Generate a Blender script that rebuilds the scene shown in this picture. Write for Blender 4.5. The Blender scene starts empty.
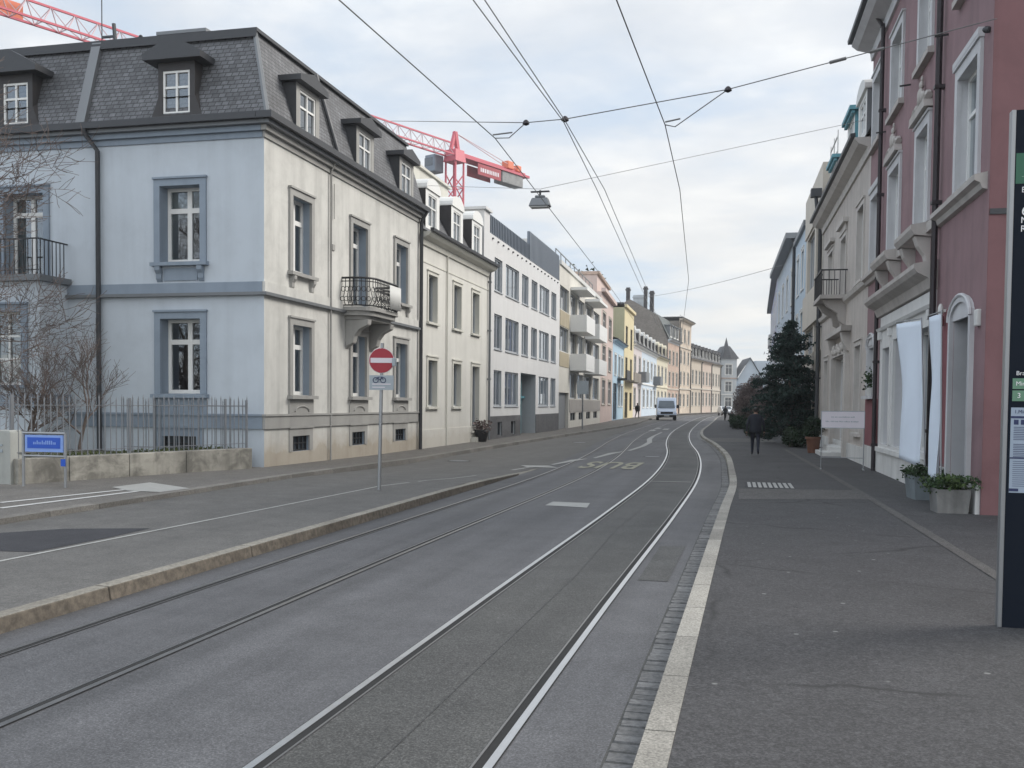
import bpy, bmesh, math, random
import numpy as np
from mathutils import Vector, Matrix
random.seed(11)
rng = np.random.default_rng(5)
SC = bpy.context.scene
COL = SC.collection
PI = math.pi

# ------------------------------------------------------------------ camera
F, H = 980.0, 1.66
PITCH, ROLL = math.radians(2.2), 0.0095
YAW, CY = math.radians(13.511171633), 440.407434
cd = bpy.data.cameras.new('camera'); cam = bpy.data.objects.new('camera', cd); COL.objects.link(cam)
cam.matrix_world = Matrix.Translation((0, 0, H)) @ Matrix.Rotation(YAW, 4, 'Z') @ Matrix.Rotation(PI/2-PITCH, 4, 'X') @ Matrix.Rotation(ROLL, 4, 'Z')
cd.sensor_width = 36; cd.lens = 36*F/1024; cd.shift_y = (CY-384)/1024
cd.clip_start = .1; cd.clip_end = 3000
SC.camera = cam

# ------------------------------------------------------------------ materials
def nodes(name):
    m = bpy.data.materials.new(name); m.use_nodes = True
    nt = m.node_tree; nt.nodes.clear()
    out = nt.nodes.new('ShaderNodeOutputMaterial')
    return m, nt, out
def N(nt, t, **kw):
    n = nt.nodes.new('ShaderNode'+t)
    for k, v in kw.items():
        if k.startswith('i_'): n.inputs[int(k[2:]) if k[2:].isdigit() else k[2:].replace('_', ' ')].default_value = v
        else: setattr(n, k, v)
    return n
def L(nt, a, b): nt.links.new(a, b)
def coords(nt, kind='Object', scale=(1, 1, 1)):
    tc = N(nt, 'TexCoord'); mp = N(nt, 'Mapping'); mp.inputs['Scale'].default_value = scale
    L(nt, tc.outputs[kind], mp.inputs['Vector']); return mp.outputs['Vector']
def c4(c, k=1.0): return (min(c[0]*k, 1), min(c[1]*k, 1), min(c[2]*k, 1), 1)
def ramp(nt, fac, stops):
    r = N(nt, 'ValToRGB'); e = r.color_ramp.elements
    while len(e) < len(stops): e.new(.5)
    for el, (p, c) in zip(e, stops): el.position = p; el.color = c if len(c) == 4 else (*c, 1)
    L(nt, fac, r.inputs['Fac']); return r.outputs['Color']
def noise(nt, vec, scale, detail=4, rough=.55, dist=0.):
    n = N(nt, 'TexNoise'); n.inputs['Scale'].default_value = scale; n.inputs['Detail'].default_value = detail
    n.inputs['Roughness'].default_value = rough; n.inputs['Distortion'].default_value = dist
    L(nt, vec, n.inputs['Vector']); return n.outputs['Fac']
def mix(nt, fac, a, b, bt='MIX'):
    m = N(nt, 'MixRGB', blend_type=bt)
    for s, v in ((m.inputs[0], fac), (m.inputs[1], a), (m.inputs[2], b)):
        if hasattr(v, 'is_linked'): L(nt, v, s)
        else: s.default_value = v
    return m.outputs[0]
def bump(nt, h, strength=.3, dist=.01):
    b = N(nt, 'Bump'); b.inputs['Strength'].default_value = strength; b.inputs['Distance'].default_value = dist
    L(nt, h, b.inputs['Height']); return b.outputs['Normal']
def principled(nt, out, col, rough=.7, metal=0., spec=.5, nrm=None):
    p = N(nt, 'BsdfPrincipled')
    for s, v in ((p.inputs['Base Color'], col), (p.inputs['Roughness'], rough)):
        if hasattr(v, 'is_linked'): L(nt, v, s)
        else: s.default_value = v
    p.inputs['Metallic'].default_value = metal; p.inputs['Specular IOR Level'].default_value = spec
    if nrm is not None: L(nt, nrm, p.inputs['Normal'])
    L(nt, p.outputs[0], out.inputs[0]); return p
def plaster(name, col, stain=.12, rough=.85, grain=.15, dirt=.0, blotch=0.):
    m, nt, out = nodes(name)
    v = coords(nt); n1 = noise(nt, v, .55, 5, .6); vs = coords(nt, 'Object', (1.6, 1.6, .12)); n2 = noise(nt, vs, 1.5, 4, .6)
    c = mix(nt, n1, c4(col, 1-stain), c4(col, 1+stain*.6))
    st = ramp(nt, n2, [(.45, (1, 1, 1)), (.75, (1-stain*1.3,)*3)])
    c = mix(nt, 1.0, c, st, 'MULTIPLY')
    c = mix(nt, 1., c, ramp(nt, noise(nt, v, 1.15, 6, .7, .4), [(.36, (1-stain*.7,)*3), (.52, (1, 1, 1)), (.7, (1+stain*.35,)*3)]), 'MULTIPLY')
    if blotch:
        c = mix(nt, ramp(nt, noise(nt, v, 2.3, 7, .68, .6), [(.46, (0, 0, 0)), (.62, (blotch,)*3)]), c, c4(col, .22)); c = mix(nt, ramp(nt, noise(nt, coords(nt, 'Object', (1, 1, 2)), 1.4, 6, .65), [(.55, (0, 0, 0)), (.7, (blotch*.7,)*3)]), c, c4(col, 1.55))
    if dirt:                                   # rising damp / soiling on the foot of the wall
        sp = N(nt, 'SeparateXYZ'); tc = N(nt, 'TexCoord'); L(nt, tc.outputs['Object'], sp.inputs[0])
        nz = noise(nt, v, 2.2, 5, .65)
        ad = N(nt, 'MATH' if False else 'Math', operation='MULTIPLY_ADD'); L(nt, nz, ad.inputs[0]); ad.inputs[1].default_value = -.9; L(nt, sp.outputs['Z'], ad.inputs[2])
        f = ramp(nt, ad.outputs[0], [(.0, (dirt,)*3), (.1, (dirt*.6,)*3), (.5, (0, 0, 0))])
        c = mix(nt, f, c, (.30, .235, .155, 1))
    g = noise(nt, v, 90, 3, .6)
    principled(nt, out, c, rough, nrm=bump(nt, g, grain, .004)); return m
def paint(name, col, rough=.5, metal=0., var=.08, spec=.5, scale=6):
    m, nt, out = nodes(name); v = coords(nt); n1 = noise(nt, v, scale, 5, .6)
    c = mix(nt, n1, c4(col, 1-var), c4(col, 1+var)); r = ramp(nt, n1, [(.2, (rough*.85,)*3), (.8, (min(1, rough*1.15),)*3)])
    principled(nt, out, c, r, metal, spec); return m
def asphalt(name, col, rough=.75, patch=.2, speck=.5, crack=0., scale=.35, streak=0.):
    m, nt, out = nodes(name); v = coords(nt)
    n1 = noise(nt, v, scale, 6, .62, .3); n2 = noise(nt, v, 75, 2, .75); n3 = noise(nt, v, 2.4, 5, .65)
    c = mix(nt, n1, c4(col, 1-patch), c4(col, 1+patch))
    c = mix(nt, 1., c, ramp(nt, n3, [(.3, (.84,)*3), (.7, (1.14,)*3)]), 'MULTIPLY')
    c = mix(nt, 1., c, ramp(nt, n2, [(.36, (1-speck*.8,)*3), (.5, (1, 1, 1)), (.64, (1+speck*1.6,)*3)]), 'MULTIPLY')
    c = mix(nt, 1., c, ramp(nt, noise(nt, v, 22, 4, .75), [(.35, (1-speck*.5,)*3), (.65, (1+speck*.55,)*3)]), 'MULTIPLY')
    if streak:
        vs = coords(nt, 'Object', (1.2, .05, 1)); n4 = noise(nt, vs, 1.6, 4, .55)
        c = mix(nt, 1., c, ramp(nt, n4, [(.35, (1-streak,)*3), (.65, (1+streak,)*3)]), 'MULTIPLY')
    if crack:
        vo = N(nt, 'TexVoronoi', feature='DISTANCE_TO_EDGE'); vo.inputs['Scale'].default_value = .42
        dn = N(nt, 'TexNoise'); dn.inputs['Scale'].default_value = 1.6; dn.inputs['Detail'].default_value = 6; L(nt, v, dn.inputs['Vector'])
        vm = mix(nt, .28, v, dn.outputs['Color']); L(nt, vm, vo.inputs['Vector'])
        line = ramp(nt, vo.outputs[0], [(.0, (1, 1, 1)), (.011, (0, 0, 0))]); msk = ramp(nt, noise(nt, v, .5, 2), [(.46, (0, 0, 0)), (.56, (crack,)*3)])
        c = mix(nt, mix(nt, 1., line, msk, 'MULTIPLY'), c, c4(col, .35))
        # pale bits of grit and old chewing gum
        vg = N(nt, 'TexVoronoi', feature='F1'); vg.inputs['Scale'].default_value = 2.6; L(nt, v, vg.inputs['Vector'])
        gm = ramp(nt, vg.outputs[0], [(.035, (.55,)*3), (.06, (0, 0, 0))])
        c = mix(nt, gm, c, (.30, .30, .29, 1))
    r = ramp(nt, n1, [(.25, (rough-.12,)*3), (.75, (rough+.1,)*3)])
    principled(nt, out, c, r, spec=.4, nrm=bump(nt, n2, .35, .006)); return m
def stone(name, col, scale=60, var=.35, rough=.8):
    m, nt, out = nodes(name); v = coords(nt); n1 = noise(nt, v, scale, 3, .7); n2 = noise(nt, v, 1.5, 4, .6)
    ge = N(nt, 'NewGeometry'); c = mix(nt, 1., ramp(nt, n1, [(.34, c4(col, 1-var)), (.66, c4(col, 1+var))]), ramp(nt, n2, [(.3, (.8,)*3), (.7, (1.15,)*3)]), 'MULTIPLY')
    c = mix(nt, 1., c, ramp(nt, ge.outputs['Random Per Island'], [(0, (.82,)*3), (1, (1.18,)*3)]), 'MULTIPLY')
    principled(nt, out, c, rough, nrm=bump(nt, n1, .3, .005)); return m
def slate(name, col, bw=.26, bh=.16, var=.3):
    m, nt, out = nodes(name); tc = N(nt, 'TexCoord'); sp = N(nt, 'SeparateXYZ'); L(nt, tc.outputs['Object'], sp.inputs[0])
    ad = N(nt, 'Math', operation='ADD'); L(nt, sp.outputs['X'], ad.inputs[0]); L(nt, sp.outputs['Y'], ad.inputs[1])
    cb = N(nt, 'CombineXYZ'); L(nt, ad.outputs[0], cb.inputs[0]); L(nt, sp.outputs['Z'], cb.inputs[1])
    br = N(nt, 'TexBrick', offset=.5); br.inputs['Scale'].default_value = 1; br.inputs['Brick Width'].default_value = bw; br.inputs['Row Height'].default_value = bh
    br.inputs['Mortar Size'].default_value = .011; br.inputs['Color1'].default_value = c4(col, 1-var); br.inputs['Color2'].default_value = c4(col, 1+var); br.inputs['Mortar'].default_value = c4(col, .3)
    L(nt, cb.outputs[0], br.inputs['Vector'])
    v = coords(nt); n1 = noise(nt, v, .8, 5, .65); n2 = noise(nt, v, 9, 4, .7)
    c = mix(nt, 1., br.outputs['Color'], ramp(nt, n1, [(.3, (.7,)*3), (.7, (1.35,)*3)]), 'MULTIPLY')
    c = mix(nt, 1., c, ramp(nt, n2, [(.35, (.8,)*3), (.7, (1.25,)*3)]), 'MULTIPLY')
    principled(nt, out, c, .62, nrm=bump(nt, br.outputs['Fac'], -.6, .012)); return m
def brickwall(name, col, mortar, bw=.25, bh=.08):
    m, nt, out = nodes(name); tc = N(nt, 'TexCoord'); sp = N(nt, 'SeparateXYZ'); L(nt, tc.outputs['Object'], sp.inputs[0])
    ad = N(nt, 'Math', operation='ADD'); L(nt, sp.outputs['X'], ad.inputs[0]); L(nt, sp.outputs['Y'], ad.inputs[1])
    cb = N(nt, 'CombineXYZ'); L(nt, ad.outputs[0], cb.inputs[0]); L(nt, sp.outputs['Z'], cb.inputs[1])
    br = N(nt, 'TexBrick'); br.inputs['Scale'].default_value = 1; br.inputs['Brick Width'].default_value = bw; br.inputs['Row Height'].default_value = bh
    br.inputs['Mortar Size'].default_value = .01; br.inputs['Color1'].default_value = c4(col, .8); br.inputs['Color2'].default_value = c4(col, 1.2); br.inputs['Mortar'].default_value = c4(mortar)
    L(nt, cb.outputs[0], br.inputs['Vector']); n1 = noise(nt, coords(nt), .5, 5)
    c = mix(nt, 1., br.outputs['Color'], ramp(nt, n1, [(.3, (.8,)*3), (.7, (1.2,)*3)]), 'MULTIPLY')
    principled(nt, out, c, .85); return m
def glassmat(name, tint=.55, refl=.5):
    m, nt, out = nodes(name); t = N(nt, 'BsdfTransparent'); t.inputs[0].default_value = (tint*.92, tint, tint, 1)
    g = N(nt, 'BsdfGlossy'); g.inputs['Roughness'].default_value = .03; g.inputs[0].default_value = (.85, .9, .95, 1)
    b = bump(nt, noise(nt, coords(nt), 1.3, 2), .05, .05); L(nt, b, g.inputs['Normal'])
    fr = N(nt, 'Fresnel'); fr.inputs[0].default_value = 1.5
    ma = N(nt, 'Math', operation='MULTIPLY_ADD', use_clamp=True); L(nt, fr.outputs[0], ma.inputs[0]); ma.inputs[1].default_value = 1.6; ma.inputs[2].default_value = refl*.2
    mx = N(nt, 'MixShader'); L(nt, ma.outputs[0], mx.inputs[0]); L(nt, t.outputs[0], mx.inputs[1]); L(nt, g.outputs[0], mx.inputs[2]); L(nt, mx.outputs[0], out.inputs[0]); return m
def darkglass(name, col=(.045, .055, .065)):
    m, nt, out = nodes(name); oi = N(nt, 'ObjectInfo'); v = coords(nt)
    n1 = noise(nt, v, 1.2, 3); c = mix(nt, oi.outputs['Random'], c4(col, .6), c4(col, 2.2)); c = mix(nt, n1, c, c4(col, 1.0))
    principled(nt, out, c, .06, spec=.7); return m
def leafmat(name, col, var=.45, rough=.6, trans=.15):
    m, nt, out = nodes(name); n1 = noise(nt, coords(nt), 2.0, 3); ge = N(nt, 'NewGeometry'); r = ge.outputs['Random Per Island']
    c = mix(nt, r, c4(col, 1-var), c4(col, 1+var)); c = mix(nt, 1., c, ramp(nt, n1, [(.35, (.75,)*3), (.65, (1.25,)*3)]), 'MULTIPLY')
    d = N(nt, 'BsdfPrincipled'); d.inputs['Roughness'].default_value = rough; d.inputs['Specular IOR Level'].default_value = .18; L(nt, c, d.inputs['Base Color'])
    t = N(nt, 'BsdfTranslucent'); L(nt, c, t.inputs[0]); mx = N(nt, 'MixShader'); mx.inputs[0].default_value = trans
    L(nt, d.outputs[0], mx.inputs[1]); L(nt, t.outputs[0], mx.inputs[2]); L(nt, mx.outputs[0], out.inputs[0]); return m

M = {}
M['road'] = asphalt('tram_road_asphalt', (.078, .0785, .083), .66, .24, .35, 0, .28, .2)
M['bed'] = asphalt('track_bed_asphalt', (.060, .060, .058), .7, .18, .45, 0, .5, .12)
M['seam'] = asphalt('seam_tar', (.034, .034, .035), .6)
M['lane'] = asphalt('lane_asphalt', (.108, .105, .100), .8, .16, .25, 0, .4, .06)
M['walk'] = asphalt('pavement_asphalt', (.045, .0445, .0465), .8, .22, .45, .9, .45)
M['walk_l'] = asphalt('far_pavement_asphalt', (.12, .113, .104), .82, .15, .4, .4, .5)
M['patchd'] = asphalt('fresh_asphalt', (.032, .032, .037), .8, .1, .3)
M['band'] = asphalt('patched_asphalt', (.075, .072, .069), .8, .14, .5)
M['earth'] = stone('earth', (.10, .10, .06), 8, .5)
M['ground'] = asphalt('ground_mix', (.08, .08, .075), .85, .2, .4)
M['granite'] = stone('granite_kerb', (.28, .265, .235), 70, .4)
M['kerbbrown'] = stone('platform_kerb', (.115, .098, .078), 14, .36)
M['kerbtop'] = stone('platform_kerb_top', (.22, .205, .175), 30, .3)
M['kerbgrey'] = stone('grey_kerb', (.17, .16, .145), 40, .25)
M['sett'] = stone('sett_stone', (.125, .125, .125), 25, .35, .7)
M['joint'] = stone('joint_sand', (.06, .06, .057), 40, .3)
M['line2'] = paint('white_road_paint', (.50, .50, .49), .7, 0, .2, scale=5)
M['line'] = paint('worn_white_paint', (.33, .33, .315), .7, 0, .3, scale=5)
M['yline'] = paint('faded_yellow_paint', (.29, .28, .21), .7, 0, .35, scale=7)
M['rail'] = paint('polished_rail', (.66, .66, .66), .36, 1.0, .1)
M['railold'] = paint('dull_rail', (.30, .29, .28), .42, 1.0, .2)
M['groove'] = paint('rail_groove', (.012, .012, .012), .9)
M['A_wall'] = plaster('cream_white_plaster', (.565, .56, .53), .18, dirt=.6)
M['A_side'] = plaster('side_plaster_blue_shade', (.50, .55, .60), .08)  # same plaster as the front, with the blue of skylit shade in its colour
M['trimshade'] = plaster('grey_trim_blue_shade', (.24, .29, .35), .1, .75)  # grey trim on shaded faces, blue of the shade put into its colour
M['trimgrey'] = plaster('warm_grey_trim', (.33, .325, .31), .12, .8)
M['concrete_old'] = plaster('weathered_concrete', (.34, .325, .285), .4, .9, .3, 0, .6)
M['slate'] = slate('roof_slate', (.102, .105, .114), .17, .10, .24)
M['zinc'] = paint('dark_zinc', (.045, .047, .052), .5, .3, .2)
M['zincmid'] = paint('grey_zinc', (.17, .18, .19), .5, .3, .12)
M['darkwood'] = paint('dark_dormer_wood', (.030, .027, .028), .6, 0, .2)
M['white'] = paint('white_paint', (.72, .72, .70), .45, 0, .04)
M['offwhite'] = paint('off_white_paint', (.55, .55, .53), .5, 0, .06)
M['glass'] = glassmat('window_glass')
M['dglass'] = darkglass('dark_window_glass')
M['cloth'] = paint('curtain_cloth', (.60, .60, .58), .9, 0, .1)
M['dark'] = paint('interior_dark', (.03, .03, .03), .9)
M['iron'] = paint('black_iron', (.02, .02, .022), .5, .2)
M['irongrey'] = paint('pale_iron', (.20, .21, .225), .5, .3)
M['B_wall'] = plaster('cream_plaster', (.61, .60, .56), .07, dirt=.25)
M['B_trim'] = plaster('cream_trim', (.58, .57, .515), .08)
M['C_wall'] = plaster('pale_grey_render', (.60, .60, .60), .05)
M['C_metal'] = paint('blue_grey_cladding', (.16, .185, .22), .45, .3, .1)
M['C_plinth'] = stone('dark_plinth', (.085, .085, .09), 12, .25)
M['C_frame'] = paint('window_aluminium', (.42, .44, .46), .4, .2)
M['D_wall'] = plaster('beige_render', (.56, .54, .49), .08)
M['D_panel'] = plaster('tan_panel', (.36, .31, .22), .08)
M['D_base'] = plaster('taupe_base', (.33, .31, .29), .1)
M['E_wall'] = plaster('dusty_pink_render', (.56, .45, .41), .08)
M['F_wall'] = plaster('sky_blue_render', (.42, .57, .68), .08)
M['Y_wall'] = plaster('yellow_render', (.62, .54, .34), .09)
M['Y_side'] = plaster('olive_render', (.42, .40, .26), .1)
M['G_lilac'] = plaster('pale_lilac_render', (.58, .53, .53), .07)
M['G_blue'] = plaster('ice_blue_render', (.52, .60, .68), .07)
M['G_yel'] = plaster('butter_yellow_render', (.60, .56, .44), .07)
M['H_brick'] = brickwall('rose_brick', (.44, .31, .25), (.42, .36, .3))
M['H_tan'] = brickwall('tan_brick', (.50, .42, .335), (.5, .44, .38))
M['H_fire'] = brickwall('brown_gable_brick', (.20, .175, .15), (.22, .2, .18))
M['I_tan'] = plaster('ochre_render', (.50, .44, .365), .1)
M['I_rose'] = plaster('faded_rose_render', (.52, .43, .37), .1)
M['I_pale'] = plaster('pale_stone_render', (.50, .46, .40), .1)
M['T_grey'] = plaster('tower_grey_render', (.52, .55, .57), .1)
M['roofd'] = slate('dark_tiles', (.06, .062, .068), .3, .2, .2)
M['roofg'] = slate('green_slate', (.07, .085, .085), .3, .2, .2)
M['pink'] = plaster('plum_pink_render', (.24, .148, .158), .17, .85, .2)
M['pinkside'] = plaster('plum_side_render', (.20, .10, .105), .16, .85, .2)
M['red'] = plaster('dark_red_panel', (.21, .07, .08), .08)
M['P_stone'] = plaster('pale_window_stone', (.52, .52, .53), .12, .8)
M['P_sill'] = plaster('sandstone_trim', (.42, .39, .365), .15, .85)
M['P_white'] = plaster('white_plinth', (.60, .60, .585), .16, .8)
M['shopwhite'] = plaster('shopfront_white', (.60, .60, .59), .08, .6)
M['pipe'] = paint('dark_copper_pipe', (.028, .022, .026), .5, .3)
M['T_wall'] = plaster('greige_render', (.47, .43, .395), .15)
M['T_trim'] = plaster('greige_trim', (.50, .47, .44), .12)
M['turq'] = paint('verdigris_sheet', (.10, .27, .32), .6, .1, .25)
M['beige'] = plaster('sand_render', (.52, .475, .41), .06)
M['RB_wall'] = plaster('pale_blue_render', (.42, .50, .57), .06)
M['RB2_wall'] = plaster('light_steel_render', (.46, .52, .58), .06)
M['RB3_wall'] = plaster('lavender_render', (.40, .42, .52), .06)
M['bark'] = stone('bark', (.085, .065, .055), 12, .4)
M['twig'] = stone('twig_bark', (.11, .085, .075), 8, .3)
M['conifer'] = leafmat('conifer_needles', (.028, .050, .042))
M['brownleaf'] = leafmat('brown_hedge_leaf', (.17, .135, .125), .4)
M['hedge'] = leafmat('dark_hedge_leaf', (.022, .038, .020))
M['plant'] = leafmat('planter_leaf', (.034, .062, .026), .5)
M['plant2'] = leafmat('yellowish_leaf', (.065, .10, .034), .5)
M['grass'] = leafmat('wild_grass', (.07, .085, .03), .4)
M['planter'] = plaster('fibre_cement', (.17, .20, .215), .3, .85, .25)
M['planter2'] = plaster('worn_concrete_pot', (.21, .21, .205), .4, .9, .3)
M['terra'] = plaster('terracotta', (.15, .068, .042), .2)
M['flag'] = paint('white_flag_cloth', (.60, .66, .74), .8, 0, .05)
M['steel'] = paint('galvanised_steel', (.30, .31, .32), .4, .7, .1)
M['stele'] = paint('navy_stele', (.006, .010, .018), .6, .0, .05, .12)
M['silver'] = paint('brushed_aluminium', (.27, .28, .29), .4, .7, .06)
M['sgreen'] = paint('stele_green', (.012, .10, .055), .45)
M['paleg'] = paint('display_green', (.11, .23, .15), .4)
M['paper'] = paint('timetable_paper', (.30, .36, .44), .6)
M['ink'] = paint('navy_ink', (.02, .03, .09), .6)
M['lett'] = paint('white_letter', (.75, .75, .75), .5)
M['sred'] = paint('sign_red', (.30, .012, .028), .45, 0, .05)
M['swhite'] = paint('sign_white', (.62, .58, .62), .45, 0, .04)
M['sgrey'] = paint('plate_grey', (.30, .34, .37), .5)
M['cab'] = plaster('cabinet_concrete', (.40, .41, .385), .2, .8, .3)
M['sblue'] = paint('sign_blue', (.010, .075, .44), .4, 0, .05)
M['lblue'] = paint('sign_letter_blue', (.20, .32, .66), .5)
M['crane'] = paint('crane_red', (.50, .075, .11), .5, 0, .1)
M['cranepale'] = paint('crane_pale', (.55, .40, .42), .5, 0, .1)
M['orange'] = paint('crane_orange', (.65, .16, .07), .5)
M['cweight'] = stone('counterweight', (.28, .28, .28), 8, .2)
M['vanpaint'] = paint('silver_van_paint', (.40, .46, .56), .3, .3, .03)
M['carwhite'] = paint('white_car_paint', (.62, .64, .66), .3, 0, .03)
M['black'] = paint('black_plastic', (.012, .012, .013), .5)
M['rubber'] = paint('tyre_rubber', (.015, .015, .016), .85)
M['lamp'] = paint('headlight_glass', (.75, .78, .8), .15)
M['wire'] = paint('overhead_wire', (.15, .15, .15), .5, .4)
M['wirep'] = paint('pale_overhead_wire', (.34, .34, .34), .4, .6)
M['coat'] = paint('navy_coat', (.007, .009, .017), .85)
M['coat2'] = paint('black_coat', (.008, .008, .009), .9)
M['jeans'] = paint('dark_jeans', (.012, .014, .026), .85)
M['skin'] = paint('skin', (.22, .135, .10), .6)
M['hair'] = paint('dark_hair', (.010, .008, .007), .6)
M['shoe'] = paint('grey_shoe', (.06, .06, .065), .7)
M['gray_door'] = paint('grey_door', (.17, .18, .19), .5)

# ------------------------------------------------------------------ mesh helper
class MB:
    def __init__(s): s.v = []; s.f = []; s.m = []; s.loose = False
    def add(s, pts, faces, m=0):
        b = len(s.v); s.v += [tuple(p) for p in pts]
        for f in faces: s.f.append([b+i for i in f]); s.m.append(m)
        return s
    def poly(s, pts, m=0): return s.add(pts, [list(range(len(pts)))], m)
    def box(s, x0, x1, y0, y1, z0, z1, m=0):
        p = [(x0, y0, z0), (x1, y0, z0), (x1, y1, z0), (x0, y1, z0), (x0, y0, z1), (x1, y0, z1), (x1, y1, z1), (x0, y1, z1)]
        return s.add(p, [(0, 3, 2, 1), (4, 5, 6, 7), (0, 1, 5, 4), (1, 2, 6, 5), (2, 3, 7, 6), (3, 0, 4, 7)], m)
    def prism(s, poly, axis, a, b, m=0):
        n = len(poly)
        def P(p, t): return {'x': (t, p[0], p[1]), 'y': (p[0], t, p[1]), 'z': (p[0], p[1], t)}[axis]
        pts = [P(p, a) for p in poly]+[P(p, b) for p in poly]
        fs = [list(range(n))[::-1], list(range(n, 2*n))]+[(i, (i+1) % n, n+(i+1) % n, n+i) for i in range(n)]
        return s.add(pts, fs, m)
    def hexa(s, bot, top, m=0):
        return s.add(list(bot)+list(top), [(0, 3, 2, 1), (4, 5, 6, 7), (0, 1, 5, 4), (1, 2, 6, 5), (2, 3, 7, 6), (3, 0, 4, 7)], m)
    def tube(s, pts, r, n=8, m=0, cap=True):
        pts = [Vector(p) for p in pts]; rr = r if hasattr(r, '__len__') else [r]*len(pts); b = len(s.v); prev = None
        for i, p in enumerate(pts):
            t = (pts[min(i+1, len(pts)-1)]-pts[max(i-1, 0)])
            if t.length < 1e-9: t = Vector((0, 0, 1))
            t.normalize()
            if prev is None:
                u = Vector((0, 0, 1)).cross(t)
                if u.length < .1: u = Vector((1, 0, 0)).cross(t)
            else: u = prev-t*prev.dot(t)
            u.normalize(); prev = u; w = t.cross(u)
            for k in range(n):
                a = 2*PI*k/n; q = p+(u*math.cos(a)+w*math.sin(a))*rr[i]; s.v.append((q.x, q.y, q.z))
        for i in range(len(pts)-1):
            for k in range(n):
                s.f.append([b+i*n+k, b+i*n+(k+1) % n, b+(i+1)*n+(k+1) % n, b+(i+1)*n+k]); s.m.append(m)
        if cap:
            s.f.append([b+k for k in range(n)][::-1]); s.m.append(m); e = b+(len(pts)-1)*n; s.f.append([e+k for k in range(n)]); s.m.append(m)
        return s
    def beam(s, p, q, w, h=None, m=0):
        p, q = Vector(p), Vector(q); h = h or w; t = (q-p).normalized(); u = Vector((0, 0, 1)).cross(t)
        if u.length < .05: u = Vector((1, 0, 0))
        u.normalize(); k = t.cross(u); u *= w/2; k *= h/2
        return s.hexa([p-u-k, p+u-k, p+u+k, p-u+k], [q-u-k, q+u-k, q+u+k, q-u+k], m)
    def lathe(s, prof, n=16, c=(0, 0), m=0):
        b = len(s.v)
        for r, z in prof:
            for k in range(n): a = 2*PI*k/n; s.v.append((c[0]+r*math.cos(a), c[1]+r*math.sin(a), z))
        for i in range(len(prof)-1):
            for k in range(n): s.f.append([b+i*n+k, b+i*n+(k+1) % n, b+(i+1)*n+(k+1) % n, b+(i+1)*n+k]); s.m.append(m)
        s.f.append([b+k for k in range(n)][::-1]); s.m.append(m); e = b+(len(prof)-1)*n; s.f.append([e+k for k in range(n)]); s.m.append(m)
        return s
    def ell(s, c, r, nu=10, nv=7, m=0):
        b = len(s.v); c = Vector(c)
        rings = []
        for j in range(1, nv):
            th = PI*j/nv
            for k in range(nu):
                a = 2*PI*k/nu; s.v.append((c.x+r[0]*math.sin(th)*math.cos(a), c.y+r[1]*math.sin(th)*math.sin(a), c.z+r[2]*math.cos(th)))
        s.v += [(c.x, c.y, c.z+r[2]), (c.x, c.y, c.z-r[2])]; t = len(s.v)-2
        for j in range(nv-2):
            for k in range(nu): s.f.append([b+j*nu+k, b+(j+1)*nu+k, b+(j+1)*nu+(k+1) % nu, b+j*nu+(k+1) % nu]); s.m.append(m)
        for k in range(nu):
            s.f.append([t, b+k, b+(k+1) % nu]); s.m.append(m); e = b+(nv-2)*nu; s.f.append([t+1, e+(k+1) % nu, e+k]); s.m.append(m)
        return s
    def mesh(s, name, mats, smooth=False):
        me = bpy.data.meshes.new(name); me.from_pydata(s.v, [], s.f)
        for mt in (mats if isinstance(mats, (list, tuple)) else [mats]): me.materials.append(mt)
        me.polygons.foreach_set('material_index', s.m)
        if smooth:
            me.polygons.foreach_set('use_smooth', [True]*len(s.f)); me.update(); me.set_sharp_from_angle(angle=math.radians(42))
        me.update(); return me
    def build(s, name, mats, parent=None, loc=(0, 0, 0), rz=0., smooth=False, bevel=0., **tags):
        o = link(name, s.mesh(name, mats, smooth), parent, loc, rz)
        if bevel:
            b = o.modifiers.new('bevel', 'BEVEL'); b.width = bevel; b.segments = 2; b.limit_method = 'ANGLE'
        for k, v in tags.items(): o[k] = v
        return o
def link(name, me, parent=None, loc=(0, 0, 0), rz=0.):
    o = bpy.data.objects.new(name, me); COL.objects.link(o); o.location = loc; o.rotation_euler = (0, 0, rz)
    if parent: o.parent = parent
    return o
def tag(o, label, cat, group=None):
    o['label'] = label; o['category'] = cat
    if group: o['group'] = group
    return o
def thing(name, label, cat, loc=(0, 0, 0), rz=0., group=None):
    return tag(link(name, None, None, loc, rz), label, cat, group)
def struct(mb, name, mats, **k): return mb.build(name, mats, kind='structure', **k)
def copy_tree(o, parent=None):
    c = o.copy(); COL.objects.link(c)
    if parent: c.parent = parent
    for ch in list(o.children): copy_tree(ch, c)
    return c
def interp(tab):
    xs = np.array([t[0] for t in tab], float); ys = np.array([t[1] for t in tab], float)
    d = np.gradient(ys, xs)
    def f(x):
        x = float(x)
        if x <= xs[0]: return float(ys[0])
        if x >= xs[-1]: return float(ys[-1])
        i = int(np.searchsorted(xs, x)-1); h = xs[i+1]-xs[i]; t = (x-xs[i])/h
        return float((2*t**3-3*t**2+1)*ys[i]+(t**3-2*t**2+t)*h*d[i]+(-2*t**3+3*t**2)*ys[i+1]+(t**3-t**2)*h*d[i+1])
    return f
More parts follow.
